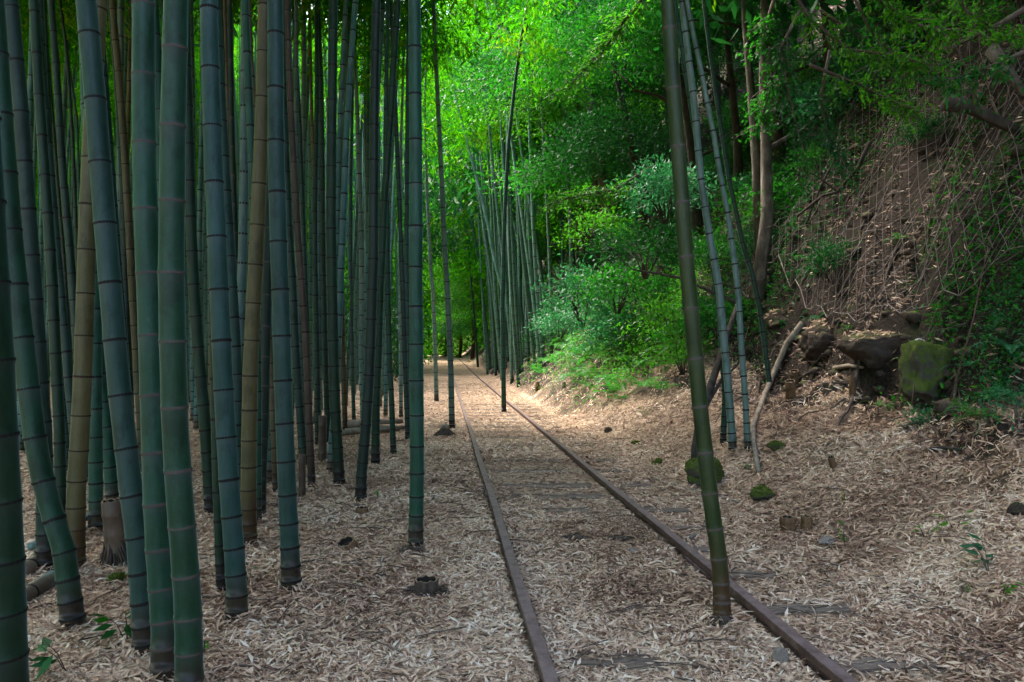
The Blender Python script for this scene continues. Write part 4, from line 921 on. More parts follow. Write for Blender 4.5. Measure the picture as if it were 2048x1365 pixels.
setp(link('fallen_leaves', leaf_sheet('fallen_leaves', lp[:, 0], lp[:, 1], ln, ln * .14 + .002, LITTER, lift=(0, .001), val=.2 + .6 * rng.random(nl), zoff=lp[:, 2] + .012 + .015 * rng.random(nl))), 'dry leaves caught on top of the bank rocks', kind='stuff')

def moss_fuzz(objs, n, label):
    P, N = [], []
    for o in objs:
        mw = Matrix.LocRotScale(o.location, o.rotation_euler, o.scale); tr = BVHTree.FromPolygons([mw @ v.co for v in o.data.vertices], [tuple(p.vertices) for p in o.data.polygons])
        for _ in range(n):
            d = Vector((random.gauss(0, 1), random.gauss(0, 1), random.gauss(.4, .8))).normalized(); h = tr.ray_cast(o.location + d * 3, -d)
            if h[0] is not None and h[1].z > .25 and vnoise(h[0].x * 9 + h[0].z * 9, h[0].y * 9, 51) > -.2 + .25 * (.6 - h[1].z): P.append(h[0]); N.append(h[1])
    P = np.array(P); N = np.array(N); k = len(P); s = .6 + .8 * rng.random(k)
    setp(link('moss', leaves_mesh(P, N + rng.normal(0, .6, (k, 3)), .016 * s, .006 * s, MOSS_LEAF, 'moss', rng.random(k), .3)), label, kind='stuff')
MOSS_LEAF = leaf_mat('moss_leaf', [(0, (0.03, 0.055, 0.006)), (.6, (0.085, 0.125, 0.016)), (1, (0.19, 0.22, 0.05))], .2, (.15, .25, .03), .9, .1)
mo = [q for q in COL.objects if q.name.split('.')[0] == 'rock' and q.data.materials[0] in (MOSSROCK, MOSSY)]
moss_fuzz([q for q in mo if q.scale.x > .15], 2600, 'short fuzzy moss on the big stones')
moss_fuzz([q for q in mo if q.scale.x <= .15], 600, 'short fuzzy moss on the small stones')

# ------------------------------------------------------------------ stumps
def bamboo_stump(u, v, wpx, hgt, label, skin=STUMPBROWN, tilt=(0, 0), roots=False, cat='stump', plug=HOLE, group='cut bamboo stumps', n_nodes=2):
    p = hit(u, v); r = wpx * p.y / FPX / 2; root = empty('bamboo_stump', p, label, cat, group)
    root.rotation_euler = (tilt[0], tilt[1], random.random() * 0.5)
    zs = [-0.08, 0.0]; rs = [r * 1.18, r * 1.1]
    for k in range(n_nodes):
        z = hgt * (k + .55) / (n_nodes + .25)
        zs += [z - .012, z, z + .012]; rs += [r * 1.0, r * 1.09, r * 1.0]
    zs += [hgt, hgt + .002, hgt - .001, hgt - .03]; rs += [r, r * .96, r * .84, r * .80]
    sd = 20; V, F = [], []
    for i, (z, q) in enumerate(zip(zs, rs)):
        for j in range(sd):
            a = j * 2 * math.pi / sd; jag = (0.006 * math.sin(j * 2.3 + u) if i >= len(zs) - 4 else 0)
            V.append((q * math.cos(a), q * math.sin(a), z + jag))
    for i in range(len(zs) - 1):
        for j in range(sd): F.append((i * sd + j, i * sd + (j + 1) % sd, (i + 1) * sd + (j + 1) % sd, (i + 1) * sd + j))
    me = bpy.data.meshes.new('wall'); me.from_pydata(V, [], F); me.materials.append(skin); me.materials.append(CUT); me.materials.append(HOLE)
    for i, pl in enumerate(me.polygons): pl.use_smooth = True; pl.material_index = 2 if i // sd == len(zs) - 2 else 1 if i // sd >= len(zs) - 4 else 0
    link('wall', me, root)
    rim = MB(); k0 = len(zs) - 4
    rim.tube([(0, 0, hgt - .029), (0, 0, hgt - .024)], [r * .81, r * .81], 16); link('hollow', rim.mesh('hollow', plug), root)
    if roots:
        g = random.Random(u); rb = MB()
        for i in range(46):
            a = g.random() * 6.28; L_ = r * g.uniform(1.5, 3.0)
            rb.tube([(math.cos(a) * r * .9, math.sin(a) * r * .9, hgt * .45 * g.random() + .01), (math.cos(a) * L_ * .7, math.sin(a) * L_ * .7, .022), (math.cos(a + .2) * L_, math.sin(a + .2) * L_, -.02)], [.006, .005, .003], 4)
        link('root_fringe', rb.mesh('root_fringe', DARK_FIBRE), root)['kind'] = 'stuff'
    return root
bamboo_stump(853, 1190, 48, .085, 'wide low stump with fibrous roots beside the near rail', roots=True, skin=DARK_FIBRE, n_nodes=1)
bamboo_stump(697, 1098, 36, .06, 'tilted ring-like stump with an open hollow in front of the grove', tilt=(.35, -.35), n_nodes=1, skin=STUMPBROWN)
bamboo_stump(724, 1028, 24, .05, 'small brown stump under the banded-foot culm', n_nodes=1)
bamboo_stump(1575, 1062, 30, .10, 'brown cut stump with a dark hollow, wider of the two beyond the rail')
bamboo_stump(1613, 1058, 21, .09, 'brown cut stump filled with pale water, narrower of the two', plug=PALE_STONE)
bamboo_stump(1582, 800, 20, .24, 'slanted cut bamboo stub higher on the slope beside the fallen branch', tilt=(.25, -.2), plug=CUT)
bamboo_stump(1590, 765, 18, .16, 'slanted cut bamboo stub standing behind a similar one on the slope', tilt=(.2, -.25), plug=CUT)
bamboo_stump(1705, 790, 13, .20, 'thin cut stub leaning on the slope near the mossy block', tilt=(.1, -.1), n_nodes=1, plug=CUT)
bamboo_stump(1668, 938, 13, .11, 'thin short stub poking out of the slope leaves', tilt=(.1, -.35), n_nodes=1, plug=CUT)
bamboo_stump(1075, 782, 9, .24, 'small dark stump near the foot of the far ferns', n_nodes=1)
bamboo_stump(1127, 780, 9, .18, 'small grey stump beside the darker one near the ferns', skin=STONE, n_nodes=1)
bamboo_stump(234, 1130, 38, .40, 'pale tan cut bamboo stump with black blotches among the culms', skin=CULM['p'], tilt=(0, -.08), roots=True, n_nodes=3)
bamboo_stump(604, 992, 14, .37, 'short broken brown stub beside the dead brown culm', skin=CULM['r'], n_nodes=3)
bamboo_stump(645, 922, 16, .53, 'broken brown stub standing behind the speckled green culm', skin=CULM['r'], n_nodes=3)
# wooden stump and low root mounds
def mound(u, v, size, label, name='root_mound', spikes=False, cat='stump'):
    p = hit(u, v); root = empty(name, p, label, cat, 'old root mounds by the track'); g = random.Random(u * 7)
    n = 26; V, F = [], []; rows = [(1.5, -.03), (1.0, .18), (.72, .55), (.55, .9), (.3, 1.0), (.05, .97)]
    for i, (q, z) in enumerate(rows):
        for j in range(n):
            a = j * 2 * math.pi / n; f = 1 + .22 * math.sin(j * 2.1 + i) * (1 - i / 7) + g.uniform(-.08, .08)
            V.append((size[0] * q * f * math.cos(a), size[1] * q * f * math.sin(a), size[2] * z * (1 + g.uniform(-.08, .08))))
    for i in range(len(rows) - 1):
        for j in range(n): F.append((i * n + j, i * n + (j + 1) % n, (i + 1) * n + (j + 1) % n, (i + 1) * n + j))
    mb = MB(); mb.add(V, F); link('wood', mb.mesh('wood', DARK_FIBRE), root)
    rb = MB()
    for i in range(34):
        a = g.random() * 6.28; L_ = g.uniform(1.0, 1.8)
        rb.tube([(size[0] * .6 * math.cos(a), size[1] * .6 * math.sin(a), size[2] * .7), (size[0] * L_ * .8 * math.cos(a), size[1] * L_ * .8 * math.sin(a), .02), (size[0] * L_ * math.cos(a + .1), size[1] * L_ * math.sin(a + .1), -.02)], [.007, .006, .003], 4)
    link('root_fringe', rb.mesh('root_fringe', DARK_FIBRE), root)['kind'] = 'stuff'
    if spikes:
        for i in range(5):
            sb = MB(); a = i * 1.3; q = Vector((size[0] * .35 * math.cos(a), size[1] * .35 * math.sin(a), size[2] * .9))
            sb.tube([q, q + Vector((0, 0, .05 + .03 * g.random()))], [.03, .018], 6); link('splinter', sb.mesh('splinter', DEADWOOD), root)
mound(890, 872, (.12, .11, .13), 'splintered stump at the foot of the leaning culm by the rail', 'wooden_stump', True)
mound(1145, 1080, (.07, .06, .035), 'dark low root mound between the rails, wider one')
mound(1237, 1082, (.06, .05, .035), 'dark low root mound between the rails, nearer the bank-side rail')
mound(830, 1104, (.065, .065, .035), 'fibrous root collar around the mossy-footed culm')
mound(1440, 1250, (.075, .075, .045), 'fibrous root collar around the olive culm at the rail')
mound(742, 1158, (.06, .05, .02), 'flat root knot nearly buried before the grove')

# ------------------------------------------------------------------ fallen wood, rods, netting
def stick(path, r, mat, label, name='fallen_branch', cat='branch', group='fallen branches', sides=8, wob=.3, side=None):
    b = Vector(path[0]); root = empty(name, b, label, cat, group); mb = MB(); n = len(path)
    P = [Vector(p) - b for p in path]; mb.tube(P, [r * (1 - .5 * i / (n - 1)) for i in range(n)], sides, wob=wob); link('wood', mb.mesh('wood', mat), root)
    for (k, d, L_) in side or []:
        sb = MB(); q = P[k]; d = Vector(d).normalized()
        sb.tube([q, q + d * L_ * .5 + Vector((.03, 0, .03)), q + d * L_], [r * .4, r * .3, r * .12], 5); link('twig', sb.mesh('twig', mat), root)
    return root
def onbank(pts, lift=.04):
    out = []
    for u, v in pts: p = hit(u, v); out.append(p + nrm(p.x, p.y) * lift)
    return out
p = onbank([(1520, 950), (1512, 900), (1508, 862), (1528, 800), (1555, 740), (1580, 690), (1610, 648)], .05)
stick(p[::-1], .045, DEADWOOD, 'pale crooked fallen branch running down the slope beside two cut stubs', side=[(2, (1, 0, .5), .3)])
p = onbank([(1770, 300), (1740, 350), (1700, 400), (1650, 410), (1620, 450)], .25)
stick(p, .035, BARK_D, 'dark crooked branch lying across the netting', side=[(2, (-1, 0, .6), .7), (3, (-.5, 0, -1), .5), (1, (1, 0, .8), .6)])
p = onbank([(1700, 260), (1680, 330), (1650, 390), (1630, 455)], .2)
stick(p, .022, BARK_D, 'thin dark branch hanging behind the crooked one', side=[(1, (-1, 0, 1), .5)])
p = [at(1890, 205, 7.9), at(1940, 215, 7.9), at(1990, 240, 7.8), at(2060, 275, 7.7)]
stick(p, .085, BARK_D, 'thick dark log jutting from the slope above the netting', name='jutting_log', sides=9)
p = [at(2065, 10, 7.4), at(1980, 60, 7.5), at(1910, 90, 7.7), at(1880, 150, 8.0)]
stick(p, .03, TWIG, 'long slanting bare branch in the picture corner', side=[(2, (.3, 0, -1), .6), (1, (-1, 0, -.5), .5)])
p = [at(1985, 100, 8.2), at(2015, 140, 8.0), at(2050, 190, 7.8)]
stick(p, .075, BARK, 'pale flaking log stub at the upper picture edge', name='flaking_log', sides=10)
p = onbank([(1860, 905), (1890, 900), (1930, 905)], .02)
stick(p, .025, BARK_D, 'short dark stick lying on the slope leaves', name='stick')
p = onbank([(1310, 960), (1330, 970), (1400, 985), (1480, 1008)], .015)
stick(p, .014, DEADWOOD, 'slim pale stick lying past the mossy boulder', name='stick')
p = onbank([(1672, 738), (1700, 733), (1728, 736)], .02)
stick(p, .032, DEADWOOD, 'short broken log lying below the earthy boulder', name='broken_log')
# fallen culms at the grove's floor
def fallen_culm(a, b, r, col, label):
    root = empty('fallen_culm', a, label, 'fallen culm', 'fallen culms in the grove'); mb = MB(); d = b - a
    mb.tube([(0, 0, 0), tuple(d * .5), tuple(d)], [r, r * .97, r * .92], 12)
    me = mb.mesh('stem', CULM[col]); link('stem', me, root); L_ = d.length; k = 0
    q = Vector((0, 0, 1)).rotation_difference(d.normalized())
    while .1 + k * .26 < L_:
        o = link('node_ring', RING['d'], root, tuple(d * ((.1 + k * .26) / L_))); o.scale = (r, r, 1.2); o.rotation_mode = 'QUATERNION'; o.rotation_quaternion = q; k += 1
a_, b_ = hit(60, 1110), at(208, 1018, hit(60, 1110).y + .9); a_.z += .05
fallen_culm(a_, b_, .022, 'y', 'grey fallen culm propped up behind the thick tan culm')
a_, b_ = hit(40, 1215), hit(118, 1165); a_.z += .04; b_.z += .05
fallen_culm(a_, b_, .045, 'r', 'mouldering fallen culm lying behind the bent culm')
a_, b_ = hit(45, 1160), hit(112, 1110); a_.z += .04; b_.z += .05
fallen_culm(a_, b_, .05, 'p', 'pale fallen culm lying farther behind the bent culm')
for i, (u0, v0, u1, v1, lab) in enumerate([(690, 832, 800, 826, 'lowest log of the heap behind the banded-foot culm'), (700, 815, 812, 810, 'middle log of the heap behind the banded-foot culm'), (694, 800, 806, 790, 'top log of the heap behind the banded-foot culm'), (640, 850, 720, 838, 'log lying before the heap, its end behind the speckled culm')]):
    y = (12.4, 12.54, 12.47, 11.8)[i]; a_, b_ = at(u0, v0, y), at(u1, v1, y + .3); z0 = Hs(a_.x, a_.y) + (.05, .05, .16, .05)[i]; a_.z = b_.z = z0; b_.z += .02
    stick([a_, (a_ + b_) / 2 + Vector((0, 0, .015)), b_], .065, DEADWOOD, lab, 'log', 'log', 'heap of logs in the grove', 10, .12)
# rusty guy rods
for (u0, v0, u1, v1, lab) in [(1690, 690, 1748, 525, 'thin rusty rod leaning below the netting, farther one'), (1893, 820, 2002, 478, 'thin rusty rod leaning beside the big mossy block')]:
    a_ = hit(u0, v0); b_ = hit(u1, v1); n_ = nrm(b_.x, b_.y); stick([a_ - Vector((0, 0, .05)) + Vector((-.06, -.1, 0)), (a_ + b_) / 2 + Vector((-.08, -.12, .02)), b_ + n_ * .1], .009, RUSTROD, lab, 'rusty_rod', 'rod', 'rusty rods on the bank', 6, 0)
# wire netting pinned over the slope
net = empty('wire_netting', (float(track_c(8)) + 4.2, 8, Hs(float(track_c(8)) + 4.2, 8)), 'rusty wire netting hung over the steep earthy slope', 'netting')
nb = MB(); O = Vector(net.location)
def netp(i, j):
    y = 5.6 + i * .10; s = 3.98 + j * .052; x = float(track_c(y)) + s + .10 * math.sin(i * .13); z = Hs(x, y)
    return Vector((x - .10, y - .02, z + .10 + .03 * math.sin(i * .5 + j * .4))) - O
NI, NJ = 76, 30
grid = [[netp(i, j) for j in range(NJ + 1)] for i in range(NI + 1)]
for i in range(NI):
    for j in range(NJ):
        if (i + j) % 2 == 0: nb.tube([grid[i][j], grid[i + 1][j + 1]], .003, 3, cap=False)
        else: nb.tube([grid[i + 1][j], grid[i][j + 1]], .003, 3, cap=False)
link('mesh_wires', nb.mesh('mesh_wires', WIRE), net)['kind'] = 'stuff'
eb = MB(); eb.tube([grid[i][0] for i in range(0, NI + 1, 2)], .006, 5); link('edge_cable', eb.mesh('edge_cable', WIRE), net)

# straws, twigs and curled sheaths among the floor leaves
fd = MB(); g = random.Random(31)
for i in range(900):
    y = 2.6 + 9 * g.random() ** 1.3; x = g.uniform(-.7, .7) * (y + .5); s_ = x - float(track_c(y))
    if s_ > 2.2 or abs(abs(s_) - GAUGE) < .06: continue
    z = Hs(x, y) + g.uniform(.008, .03); a = g.random() * 6.28; L_ = g.uniform(.06, .32); d = Vector((math.cos(a), math.sin(a), g.gauss(0, .06)))
    q = Vector((x, y, z)); fd.tube([q, q + d * L_ * .5 + Vector((g.gauss(0, .01), g.gauss(0, .01), g.uniform(0, .012))), q + d * L_], [.0022 * g.uniform(.6, 1.6)] * 3, 4, cap=False)
setp(link('fallen_twigs', fd.mesh('fallen_twigs', TWIG)), 'thin straws and twigs lying among the leaves of the track', kind='stuff')
nl = 900; y = 2.6 + 8 * rng.random(nl); x = (rng.random(nl) * 1.5 - .75) * (y + .6); k, s = litter_keep(x, y); k &= s < 3; x, y = x[k], y[k]
ln = .06 + .07 * rng.random(len(x))
setp(link('culm_sheaths', leaf_sheet('culm_sheaths', x, y, ln, ln * (.14 + .12 * rng.random(len(x))), LITTER, lift=(.012, .03), tilt=.3, val=.05 + .30 * rng.random(len(x)))), 'brown curled culm sheaths scattered among the leaves', kind='stuff')

# dry twigs and roots over the bank: nobody could count them
tw = MB(); g = random.Random(77)
for i in range(240):
    y = g.uniform(6, 17); s = g.uniform(3.3, 7.5) + 0.0; x = float(track_c(y)) + s; z = Hs(x, y); L_ = g.uniform(.15, .8); a = g.uniform(-1, 1); n_ = nrm(x, y)
    d = Vector((-.5 * math.cos(a), math.sin(a), g.uniform(-.9, .4))).normalized(); q = Vector((x, y, z)) + n_ * g.uniform(0, .1)
    w_ = lambda f: Vector((g.gauss(0, f), g.gauss(0, f), g.gauss(0, f))) * L_
    tw.tube([q, q + d * L_ * .3 + w_(.1), q + d * L_ * .62 + n_ * g.uniform(0, .1) + w_(.13), q + d * L_ + w_(.15)], [.007 * g.uniform(.4, 1.5), .005, .004, .002], 4, cap=False)
for i in range(64):
    y = g.uniform(6, 12.5); s_ = g.uniform(3.3, 5.8); P_ = []; dx, dy = -.09, g.uniform(-.12, .12)
    for k in range(9):
        x = float(track_c(y)) + s_; P_.append((x, y, Hs(x, y) + .025 + .03 * math.sin(k * 2 + i))); dx += g.gauss(0, .05); dy += g.gauss(0, .07); s_ += max(-.16, min(.1, dx)); y += max(-.2, min(.2, dy))
    r_ = g.choice((.005, .007, .009, .014, .026)); tw.tube(P_, [r_ * (1 - .09 * k) for k in range(9)], 5, cap=False, wob=.4)
setp(link('dry_twigs', tw.mesh('dry_twigs', TWIG)), 'tangle of dry twigs and roots hanging over the earthy bank', kind='stuff')
# clods and small stones stuck in the bank
cl = MB(); g = random.Random(91)
for i in range(380):
    y = g.uniform(5, 13); s_ = 3.5 + 2.3 * g.random() ** 1.3; x = float(track_c(y)) + s_; r = g.uniform(.02, .075) * (1.6 if g.random() < .08 else 1); c = np.array((x, y, Hs(x, y)))
    f = [1 + g.uniform(-.35, .35) for _ in range(14)]; V = []; k = 0
    for (zz, q, m_) in ((-.9, .1, 1), (-.35, .95, 6), (.45, .85, 6), (.95, .15, 1)):
        for j in range(m_): a = j * 1.047 + zz; V.append(c + r * f[k] * np.array((q * math.cos(a) * 1.2, q * math.sin(a) * 1.2, zz * .8))); k += 1
    F = [(0, 1 + (j + 1) % 6, 1 + j) for j in range(6)] + [(1 + j, 1 + (j + 1) % 6, 7 + (j + 1) % 6, 7 + j) for j in range(6)] + [(13, 7 + j, 7 + (j + 1) % 6) for j in range(6)]
    cl.add(V, F)
setp(link('clods', cl.mesh('clods', SOILROCK, True)), 'clods of earth and stones stuck in the steep bank', kind='stuff')
# leaves drifted against the feet of the near culms
bx, by = [], []
for (u_, v_) in USED[:62]:
    if v_ < 9:
        k = 90; a = rng.random(k) * 6.28; r = .045 + .10 * rng.random(k) ** 1.6; bx.append(u_ + r * np.cos(a)); by.append(v_ + r * np.sin(a))
bx, by = np.concatenate(bx), np.concatenate(by); ln = .04 + .06 * rng.random(len(bx))
setp(link('leaf_drift', leaf_sheet('leaf_drift', bx, by, ln, ln * .13 + .003, LITTER, lift=(.005, .045), tilt=.55, fine=False, val=.25 + .6 * rng.random(len(bx)))), 'dry leaves drifted against the feet of the culms', kind='stuff')
# leaves caught on the steep bank
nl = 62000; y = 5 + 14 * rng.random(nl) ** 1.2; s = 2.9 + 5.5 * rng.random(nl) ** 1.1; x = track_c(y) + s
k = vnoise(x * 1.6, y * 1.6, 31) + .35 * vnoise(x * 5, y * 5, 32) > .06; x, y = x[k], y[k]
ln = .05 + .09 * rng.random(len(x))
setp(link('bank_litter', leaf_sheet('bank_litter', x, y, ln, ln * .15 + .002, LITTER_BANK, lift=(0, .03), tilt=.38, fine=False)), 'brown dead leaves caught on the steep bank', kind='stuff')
# ground cover of small leaves on the mossy ledges at the picture edge
def cover(name, pts, n, ln, wd, mat, label, spread, h=.10):
    C = np.array([tuple(hit(u, v)) for u, v in pts]); k = rng.integers(0, len(C), n); P = C[k] + rng.normal(0, spread, (n, 3)) * np.array((1, 1, .15))
    P[:, 2] = H(P[:, 0], P[:, 1]) + .04 + h * rng.random(n) ** 1.5
    D = rng.normal(0, .8, (n, 3)) + np.array((-.4, -.4, .3)); s = .7 + .6 * rng.random(n)
    setp(link(name, leaves_mesh(P, D, ln * s, wd * s, mat, name, rng.random(n))), label, kind='stuff')
cover('ground_cover', [(1960, 700), (2000, 740), (2030, 760), (1990, 800), (2040, 820), (2010, 670)], 2200, .035, .018, BLUE_LEAF, 'low blue-green leaves covering the ledge at the picture edge', .14)
cover('ground_cover', [(1830, 840), (1850, 850)], 260, .03, .016, BLUE_LEAF, 'low blue-green leaves under the mossy block', .06)
cover('bank_greenery', [(1150, 640), (1180, 690), (1230, 650), (1270, 620), (1300, 680), (1340, 620), (1200, 600), (1260, 700), (1120, 690), (1380, 560), (1330, 700), (1240, 720), (1200, 650), (1290, 740), (1360, 650), (1400, 610), (1170, 720)], 17000, .065, .026, FRESH_LEAF, 'loose small leaves growing all over the bank beyond the olive culm', .5, .6)
cover('bank_greenery', [(1420, 420), (1480, 380), (1540, 450), (1500, 520), (1450, 300), (1600, 330), (1580, 250), (1650, 180), (1700, 120), (1780, 80), (1620, 420), (1560, 350), (1720, 40)], 14000, .075, .030, DARK_LEAF, 'dark small leaves creeping around the pale trunks', .5, .4)
cover('bank_greenery', [(1640, 300), (1700, 220), (1780, 180), (1850, 150), (1620, 380), (1930, 330), (2010, 420), (1960, 560), (2030, 560), (1720, 330), (1900, 600), (2040, 650), (1560, 560)], 6500, .06, .024, BROAD_LEAF, 'sparse green growth dotted over the netted slope', .22, .16)

# overhanging branches with light leaves
def hang_branch(path, r, n, label, mat=FRESH_LEAF, ln=.055, spread=.13):
    b = Vector(path[0]); root = empty('leafy_branch', b, label, 'leafy branch', 'leafy branches hanging over the bank'); P = [np.array(tuple(Vector(p) - b)) for p in path]
    mb = MB(); mb.tube(P, [r * (1 - .75 * i / (len(P) - 1)) for i in range(len(P))], 5)
    g = np.random.default_rng(int(abs(path[0][0]) * 999)); Q = []; D = []
    seg = np.array(P)
    for i in range(max(8, n // 22)):
        t = .15 + .85 * g.random(); f = t * (len(P) - 1); k = min(len(P) - 2, int(f)); q = seg[k] + (seg[k + 1] - seg[k]) * (f - k); dv = seg[k + 1] - seg[k]; dv = dv / (np.linalg.norm(dv) + 1e-9)
        sd = dv * .6 + g.normal(0, .7, 3) * np.array((1, .7, .5)) + np.array((0, 0, -.15)); L_ = g.uniform(.15, .45); e = q + sd / np.linalg.norm(sd) * L_
        mb.tube([q, (q + e) / 2 + np.array((0, 0, .02)), e], [r * .25, r * .2, r * .08], 4, cap=False)
        m_ = 22; u_ = g.random((m_, 1)); Q.append(q + (e - q) * u_ + g.normal(0, spread * .22, (m_, 3))); D.append(np.repeat((sd / np.linalg.norm(sd))[None], m_, 0) * .7 + g.normal(0, .55, (m_, 3)) + np.array((0, 0, -.1)))
    Q = np.concatenate(Q); D = np.concatenate(D); s = .7 + .6 * g.random(len(Q))
    link('twigs', mb.mesh('twigs', TWIG), root); link('foliage', leaves_mesh(Q, D, ln * s, ln * .42 * s, mat, 'foliage', g.random(len(Q))), root)
for (path, d, n, mat, lab) in [
    ([(1560, -60), (1620, 40), (1700, 100), (1790, 110), (1850, 130)], 7.6, 900, FRESH_LEAF, 'light green branch arching under the top edge over the bank'),
    ([(1700, -80), (1760, 0), (1830, 50), (1900, 60)], 7.0, 800, FRESH_LEAF, 'light green branch hanging from the top edge over the slanting bare branch'),
    ([(1620, 130), (1720, 170), (1780, 200), (1840, 230)], 8.2, 700, FRESH_LEAF, 'light green spray reaching above the jutting log'),
    ([(2080, 90), (1990, 130), (1930, 150), (1870, 170)], 6.6, 500, BROAD_LEAF, 'green spray crossing from the picture edge over the flaking log'),
    ([(1600, 20), (1560, 100), (1580, 200), (1600, 280)], 8.6, 800, DARK_LEAF, 'dark leafy branch drooping beside the pale trunks'),
    ([(1660, 100), (1640, 200), (1660, 280), (1690, 330)], 8.4, 700, DARK_LEAF, 'dark leafy branch drooping above the crooked branch'),
    ([(1560, -40), (1530, 60), (1545, 160), (1520, 250)], 11.3, 900, BROAD_LEAF, 'glossy leafy branch hanging right before the pale trunks'),
    ([(1640, 20), (1700, 60), (1760, 110), (1800, 160)], 9.4, 900, DARK_LEAF, 'dark leafy branch hanging behind the light sprays of the upper edge'),
    ([(1800, -60), (1850, 0), (1930, 30), (2000, 20)], 8.4, 900, BROAD_LEAF, 'glossy branch along the top edge behind the slanting bare branch'),
    ([(1690, -40), (1740, 60), (1810, 130), (1880, 150)], 8.8, 900, BROAD_LEAF, 'glossy branch drooping towards the jutting log'),
    ([(1900, -60), (1930, 20), (1990, 60), (2060, 80)], 7.2, 700, FRESH_LEAF, 'light green branch in the upper picture corner'),
    ([(1330, -60), (1250, 40), (1200, 110), (1130, 180)], 13, 1000, FRESH_LEAF, 'light branch hanging high over the leaning pale trunk'),
    ([(1310, 330), (1230, 380), (1170, 390), (1110, 400)], 13.5, 1000, FRESH_LEAF, 'bright leafy branch reaching out over the bright bluish bush')]:
    hang_branch([at(u, v, d + .25 * math.sin(i)) for i, (u, v) in enumerate(path)], .02 if d < 10 else .035, n, lab, mat, .055 if d < 10 else .085, .13 if d < 10 else .25)

# small sprigs in the leaves
def sprig(u, v, sc, k, label, mat=FRESH_LEAF, ln=.09):
    p = hit(u, v); root = empty('sprig', p, label, 'seedling', 'seedlings in the dry leaves'); g = np.random.default_rng(int(u)); mb = MB(); Q, D = [], []
    for i in range(max(2, k // 4)):
        a = g.random() * 6.28; e = np.array((math.cos(a) * .1, math.sin(a) * .1, .12 + .08 * g.random())) * sc
        mb.tube([(0, 0, -.02), tuple(e * .5 + np.array((0, 0, .02))), tuple(e)], [.003, .0025, .0015], 4)
        for j in range(4): Q.append(e * (.5 + .5 * j / 3)); D.append(np.array((math.cos(a + g.normal(0, .9)), math.sin(a + g.normal(0, .9)), g.normal(.05, .25))))
    n = len(Q); link('stalk', mb.mesh('stalk', TWIG), root)
    link('leaves', leaves_mesh(np.array(Q), np.array(D), ln * sc * (.8 + .4 * g.random(n)), ln * .42 * sc * np.ones(n), mat, 'leaves', g.random(n)), root)
for a in [(255, 1285, 1.0, 14, 'green leafy sprig at the dark foot of the long leaning culm', BROAD_LEAF), (140, 1352, 1.0, 10, 'dark leafy sprig at the bottom edge under the leaning culm', DARK_LEAF),
          (500, 1168, .45, 4, 'tiny two-leaf sprout beside the black footed curving culm'), (408, 1305, .4, 4, 'tiny green sprout beside the thickest green culm'),
          (755, 1000, .5, 5, 'tiny sprout beside the banded-foot culm'), (1690, 1090, .6, 8, 'small seedling behind the grey-green stone'),
          (1980, 1150, 1.0, 12, 'broad leaved seedling on the slope near the picture edge', BLUE_LEAF), (1910, 1065, .7, 8, 'small seedling higher on the slope'),
          (1850, 1075, .5, 6, 'small round leaved seedling on the middle of the slope'), (1690, 1005, .35, 4, 'tiny seedling above the two cut stumps'),
          (2005, 1195, .5, 6, 'tiny seedling under the broad leaved one'), (1920, 1195, .4, 5, 'tiny seedling on bare leaves low on the slope'),
          (545, 945, .9, 8, 'low green tuft in the grove behind the stout culm'), (1040, 775, 1.6, 14, 'bright weeds at the foot of the far clump'),
          (1060, 768, 1.6, 12, 'bright weeds beside the small dark stump'), (1285, 835, .9, 9, 'green seedling low on the bank foot'), (1505, 950, .6, 8, 'small green tuft under the pale branch end', BLUE_LEAF)]:
    sprig(*a)

# ------------------------------------------------------------------ labels that say where each of the many look-alikes stands
LM_L = [(-20, 'the nearest cut-off culm'), (60, 'the bent culm'), (88, 'the black footed culm'), (160, 'the thick tan culm'), (222, 'the long leaning culm'), (295, 'the pale-ringed culm'), (352, 'the thickest culm'), (438, 'the scuffed culm'), (504, 'the stained tan culm'), (563, 'the stout clean culm'), (608, 'the brown dead culm'), (667, 'the speckled culm'), (738, 'the banded-foot culm'), (781, 'the slender orange-footed culm'), (833, 'the mossy-footed culm'), (897, 'the culm by the near rail'), (960, 'the far clump')]
LM_R = [(870, 'the end of the track'), (960, 'the far clump'), (1030, 'the far track culm'), (1085, 'the palest far culm'), (1165, 'the bright bush'), (1250, 'the glossy bush'), (1385, 'the olive culm'), (1440, 'the grey pair'), (1525, 'the pale trunks'), (1680, 'the crooked branch'), (1850, 'the mossy block'), (1980, 'the jutting log'), (2100, 'the picture corner')]
ORD = ['nearest', 'second', 'third', 'fourth', 'fifth', 'sixth', 'seventh', 'eighth', 'ninth', 'tenth', 'eleventh', 'twelfth', 'thirteenth', 'fourteenth', 'fifteenth', 'sixteenth', 'seventeenth', 'eighteenth', 'nineteenth', 'twentieth']
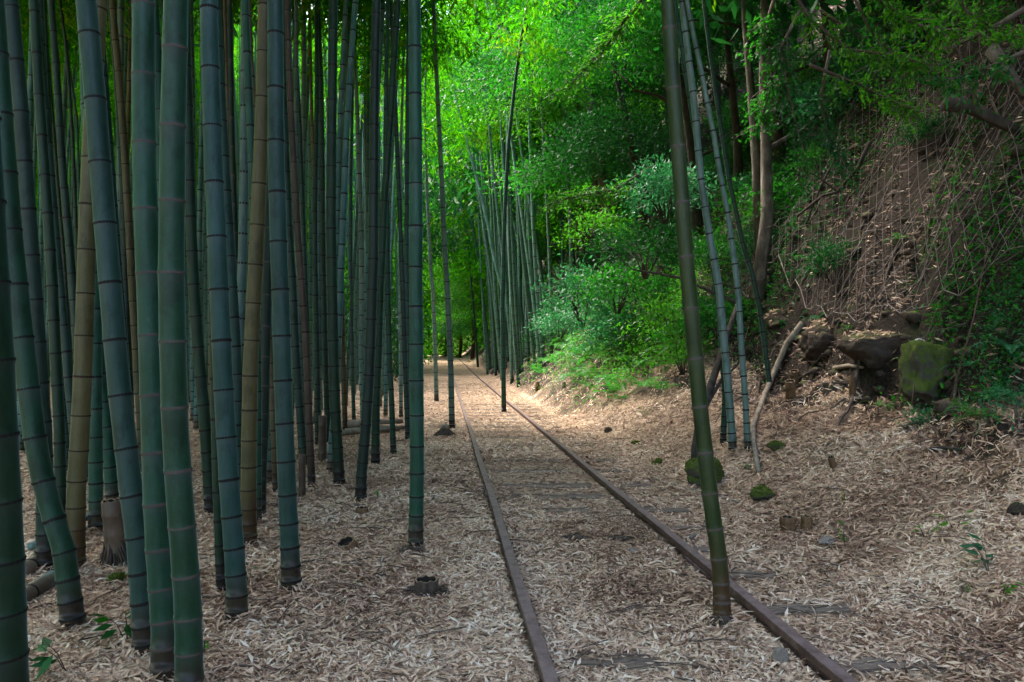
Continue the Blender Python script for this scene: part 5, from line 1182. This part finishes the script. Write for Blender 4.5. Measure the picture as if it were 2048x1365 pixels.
def scr(o, up): 
    p = o.location; return 1024 + p.x / p.y * FPX
def name_by_place(group, phrase, LM, up=1.2, two=True):
    bins = {}
    for o in COL.objects:
        if o.get('group') == group:
            u = scr(o, up); k = [i for i, (a, _) in enumerate(LM) if a <= u]; k = k[-1] if k else 0; k = min(k, len(LM) - 2) if two else min(range(len(LM)), key=lambda i: abs(LM[i][0] - u))
            bins.setdefault(k, []).append(o)
    for k, os_ in bins.items():
        os_.sort(key=lambda o: o.location.y)
        for i, o in enumerate(os_):
            place = f'between {LM[k][1]} and {LM[k + 1][1]}' if two else f'towards {LM[k][1]}'
            o['label'] = f'{ORD[min(i, 19)]} {phrase} {place}'
name_by_place('culms deep in the grove', 'deep culm', LM_L)
name_by_place('culms at the back of the grove', 'faint back culm', LM_L)
name_by_place('bamboos beyond the grove', 'leafy bamboo beyond,', LM_L)
name_by_place('bamboos on the far bank', 'far bank bamboo', LM_R, two=False)
name_by_place('culms filling the far clump', 'packed far culm', [(900, 'the track end'), (955, 'the outermost thin far culm'), (984, 'the dark leaning far culm'), (1015, 'the strongly slanting culm'), (1044, 'the green middle far culm'), (1066, 'the third pale far culm'), (1089, 'the palest far culm'), (1140, 'the bright bush')])
for g_, ph in (('green shrubs on the bank', 'green bank shrub'), ('dark shrubs on the bank', 'dark bank shrub'), ('light green shrubs on the bank', 'light green bank shrub'), ('bluish shrubs on the bank', 'bluish bank shrub'), ('shrubs of the upper slope', 'green shrub high on the slope'), ('dark shrubs of the upper slope', 'dark shrub high on the slope'), ('green trees crowding the hillside', 'green bushy hillside tree'), ('light trees crowding the hillside', 'light green hillside tree'), ('dark trees crowding the hillside', 'dark bushy hillside tree'), ('ferns along the bank', 'green bank fern')):
    name_by_place(g_, ph, LM_R, two=False)
for i, o in enumerate([q for q in COL.objects if str(q.get('label', '')).startswith('row of faint')]):
    o['label'] = f'{ORD[9 - i] if i < 9 else "nearest"} faint sleeper strip this side of the far track culm'.replace('nearest faint sleeper strip this side of', 'faint sleeper strip closest to')
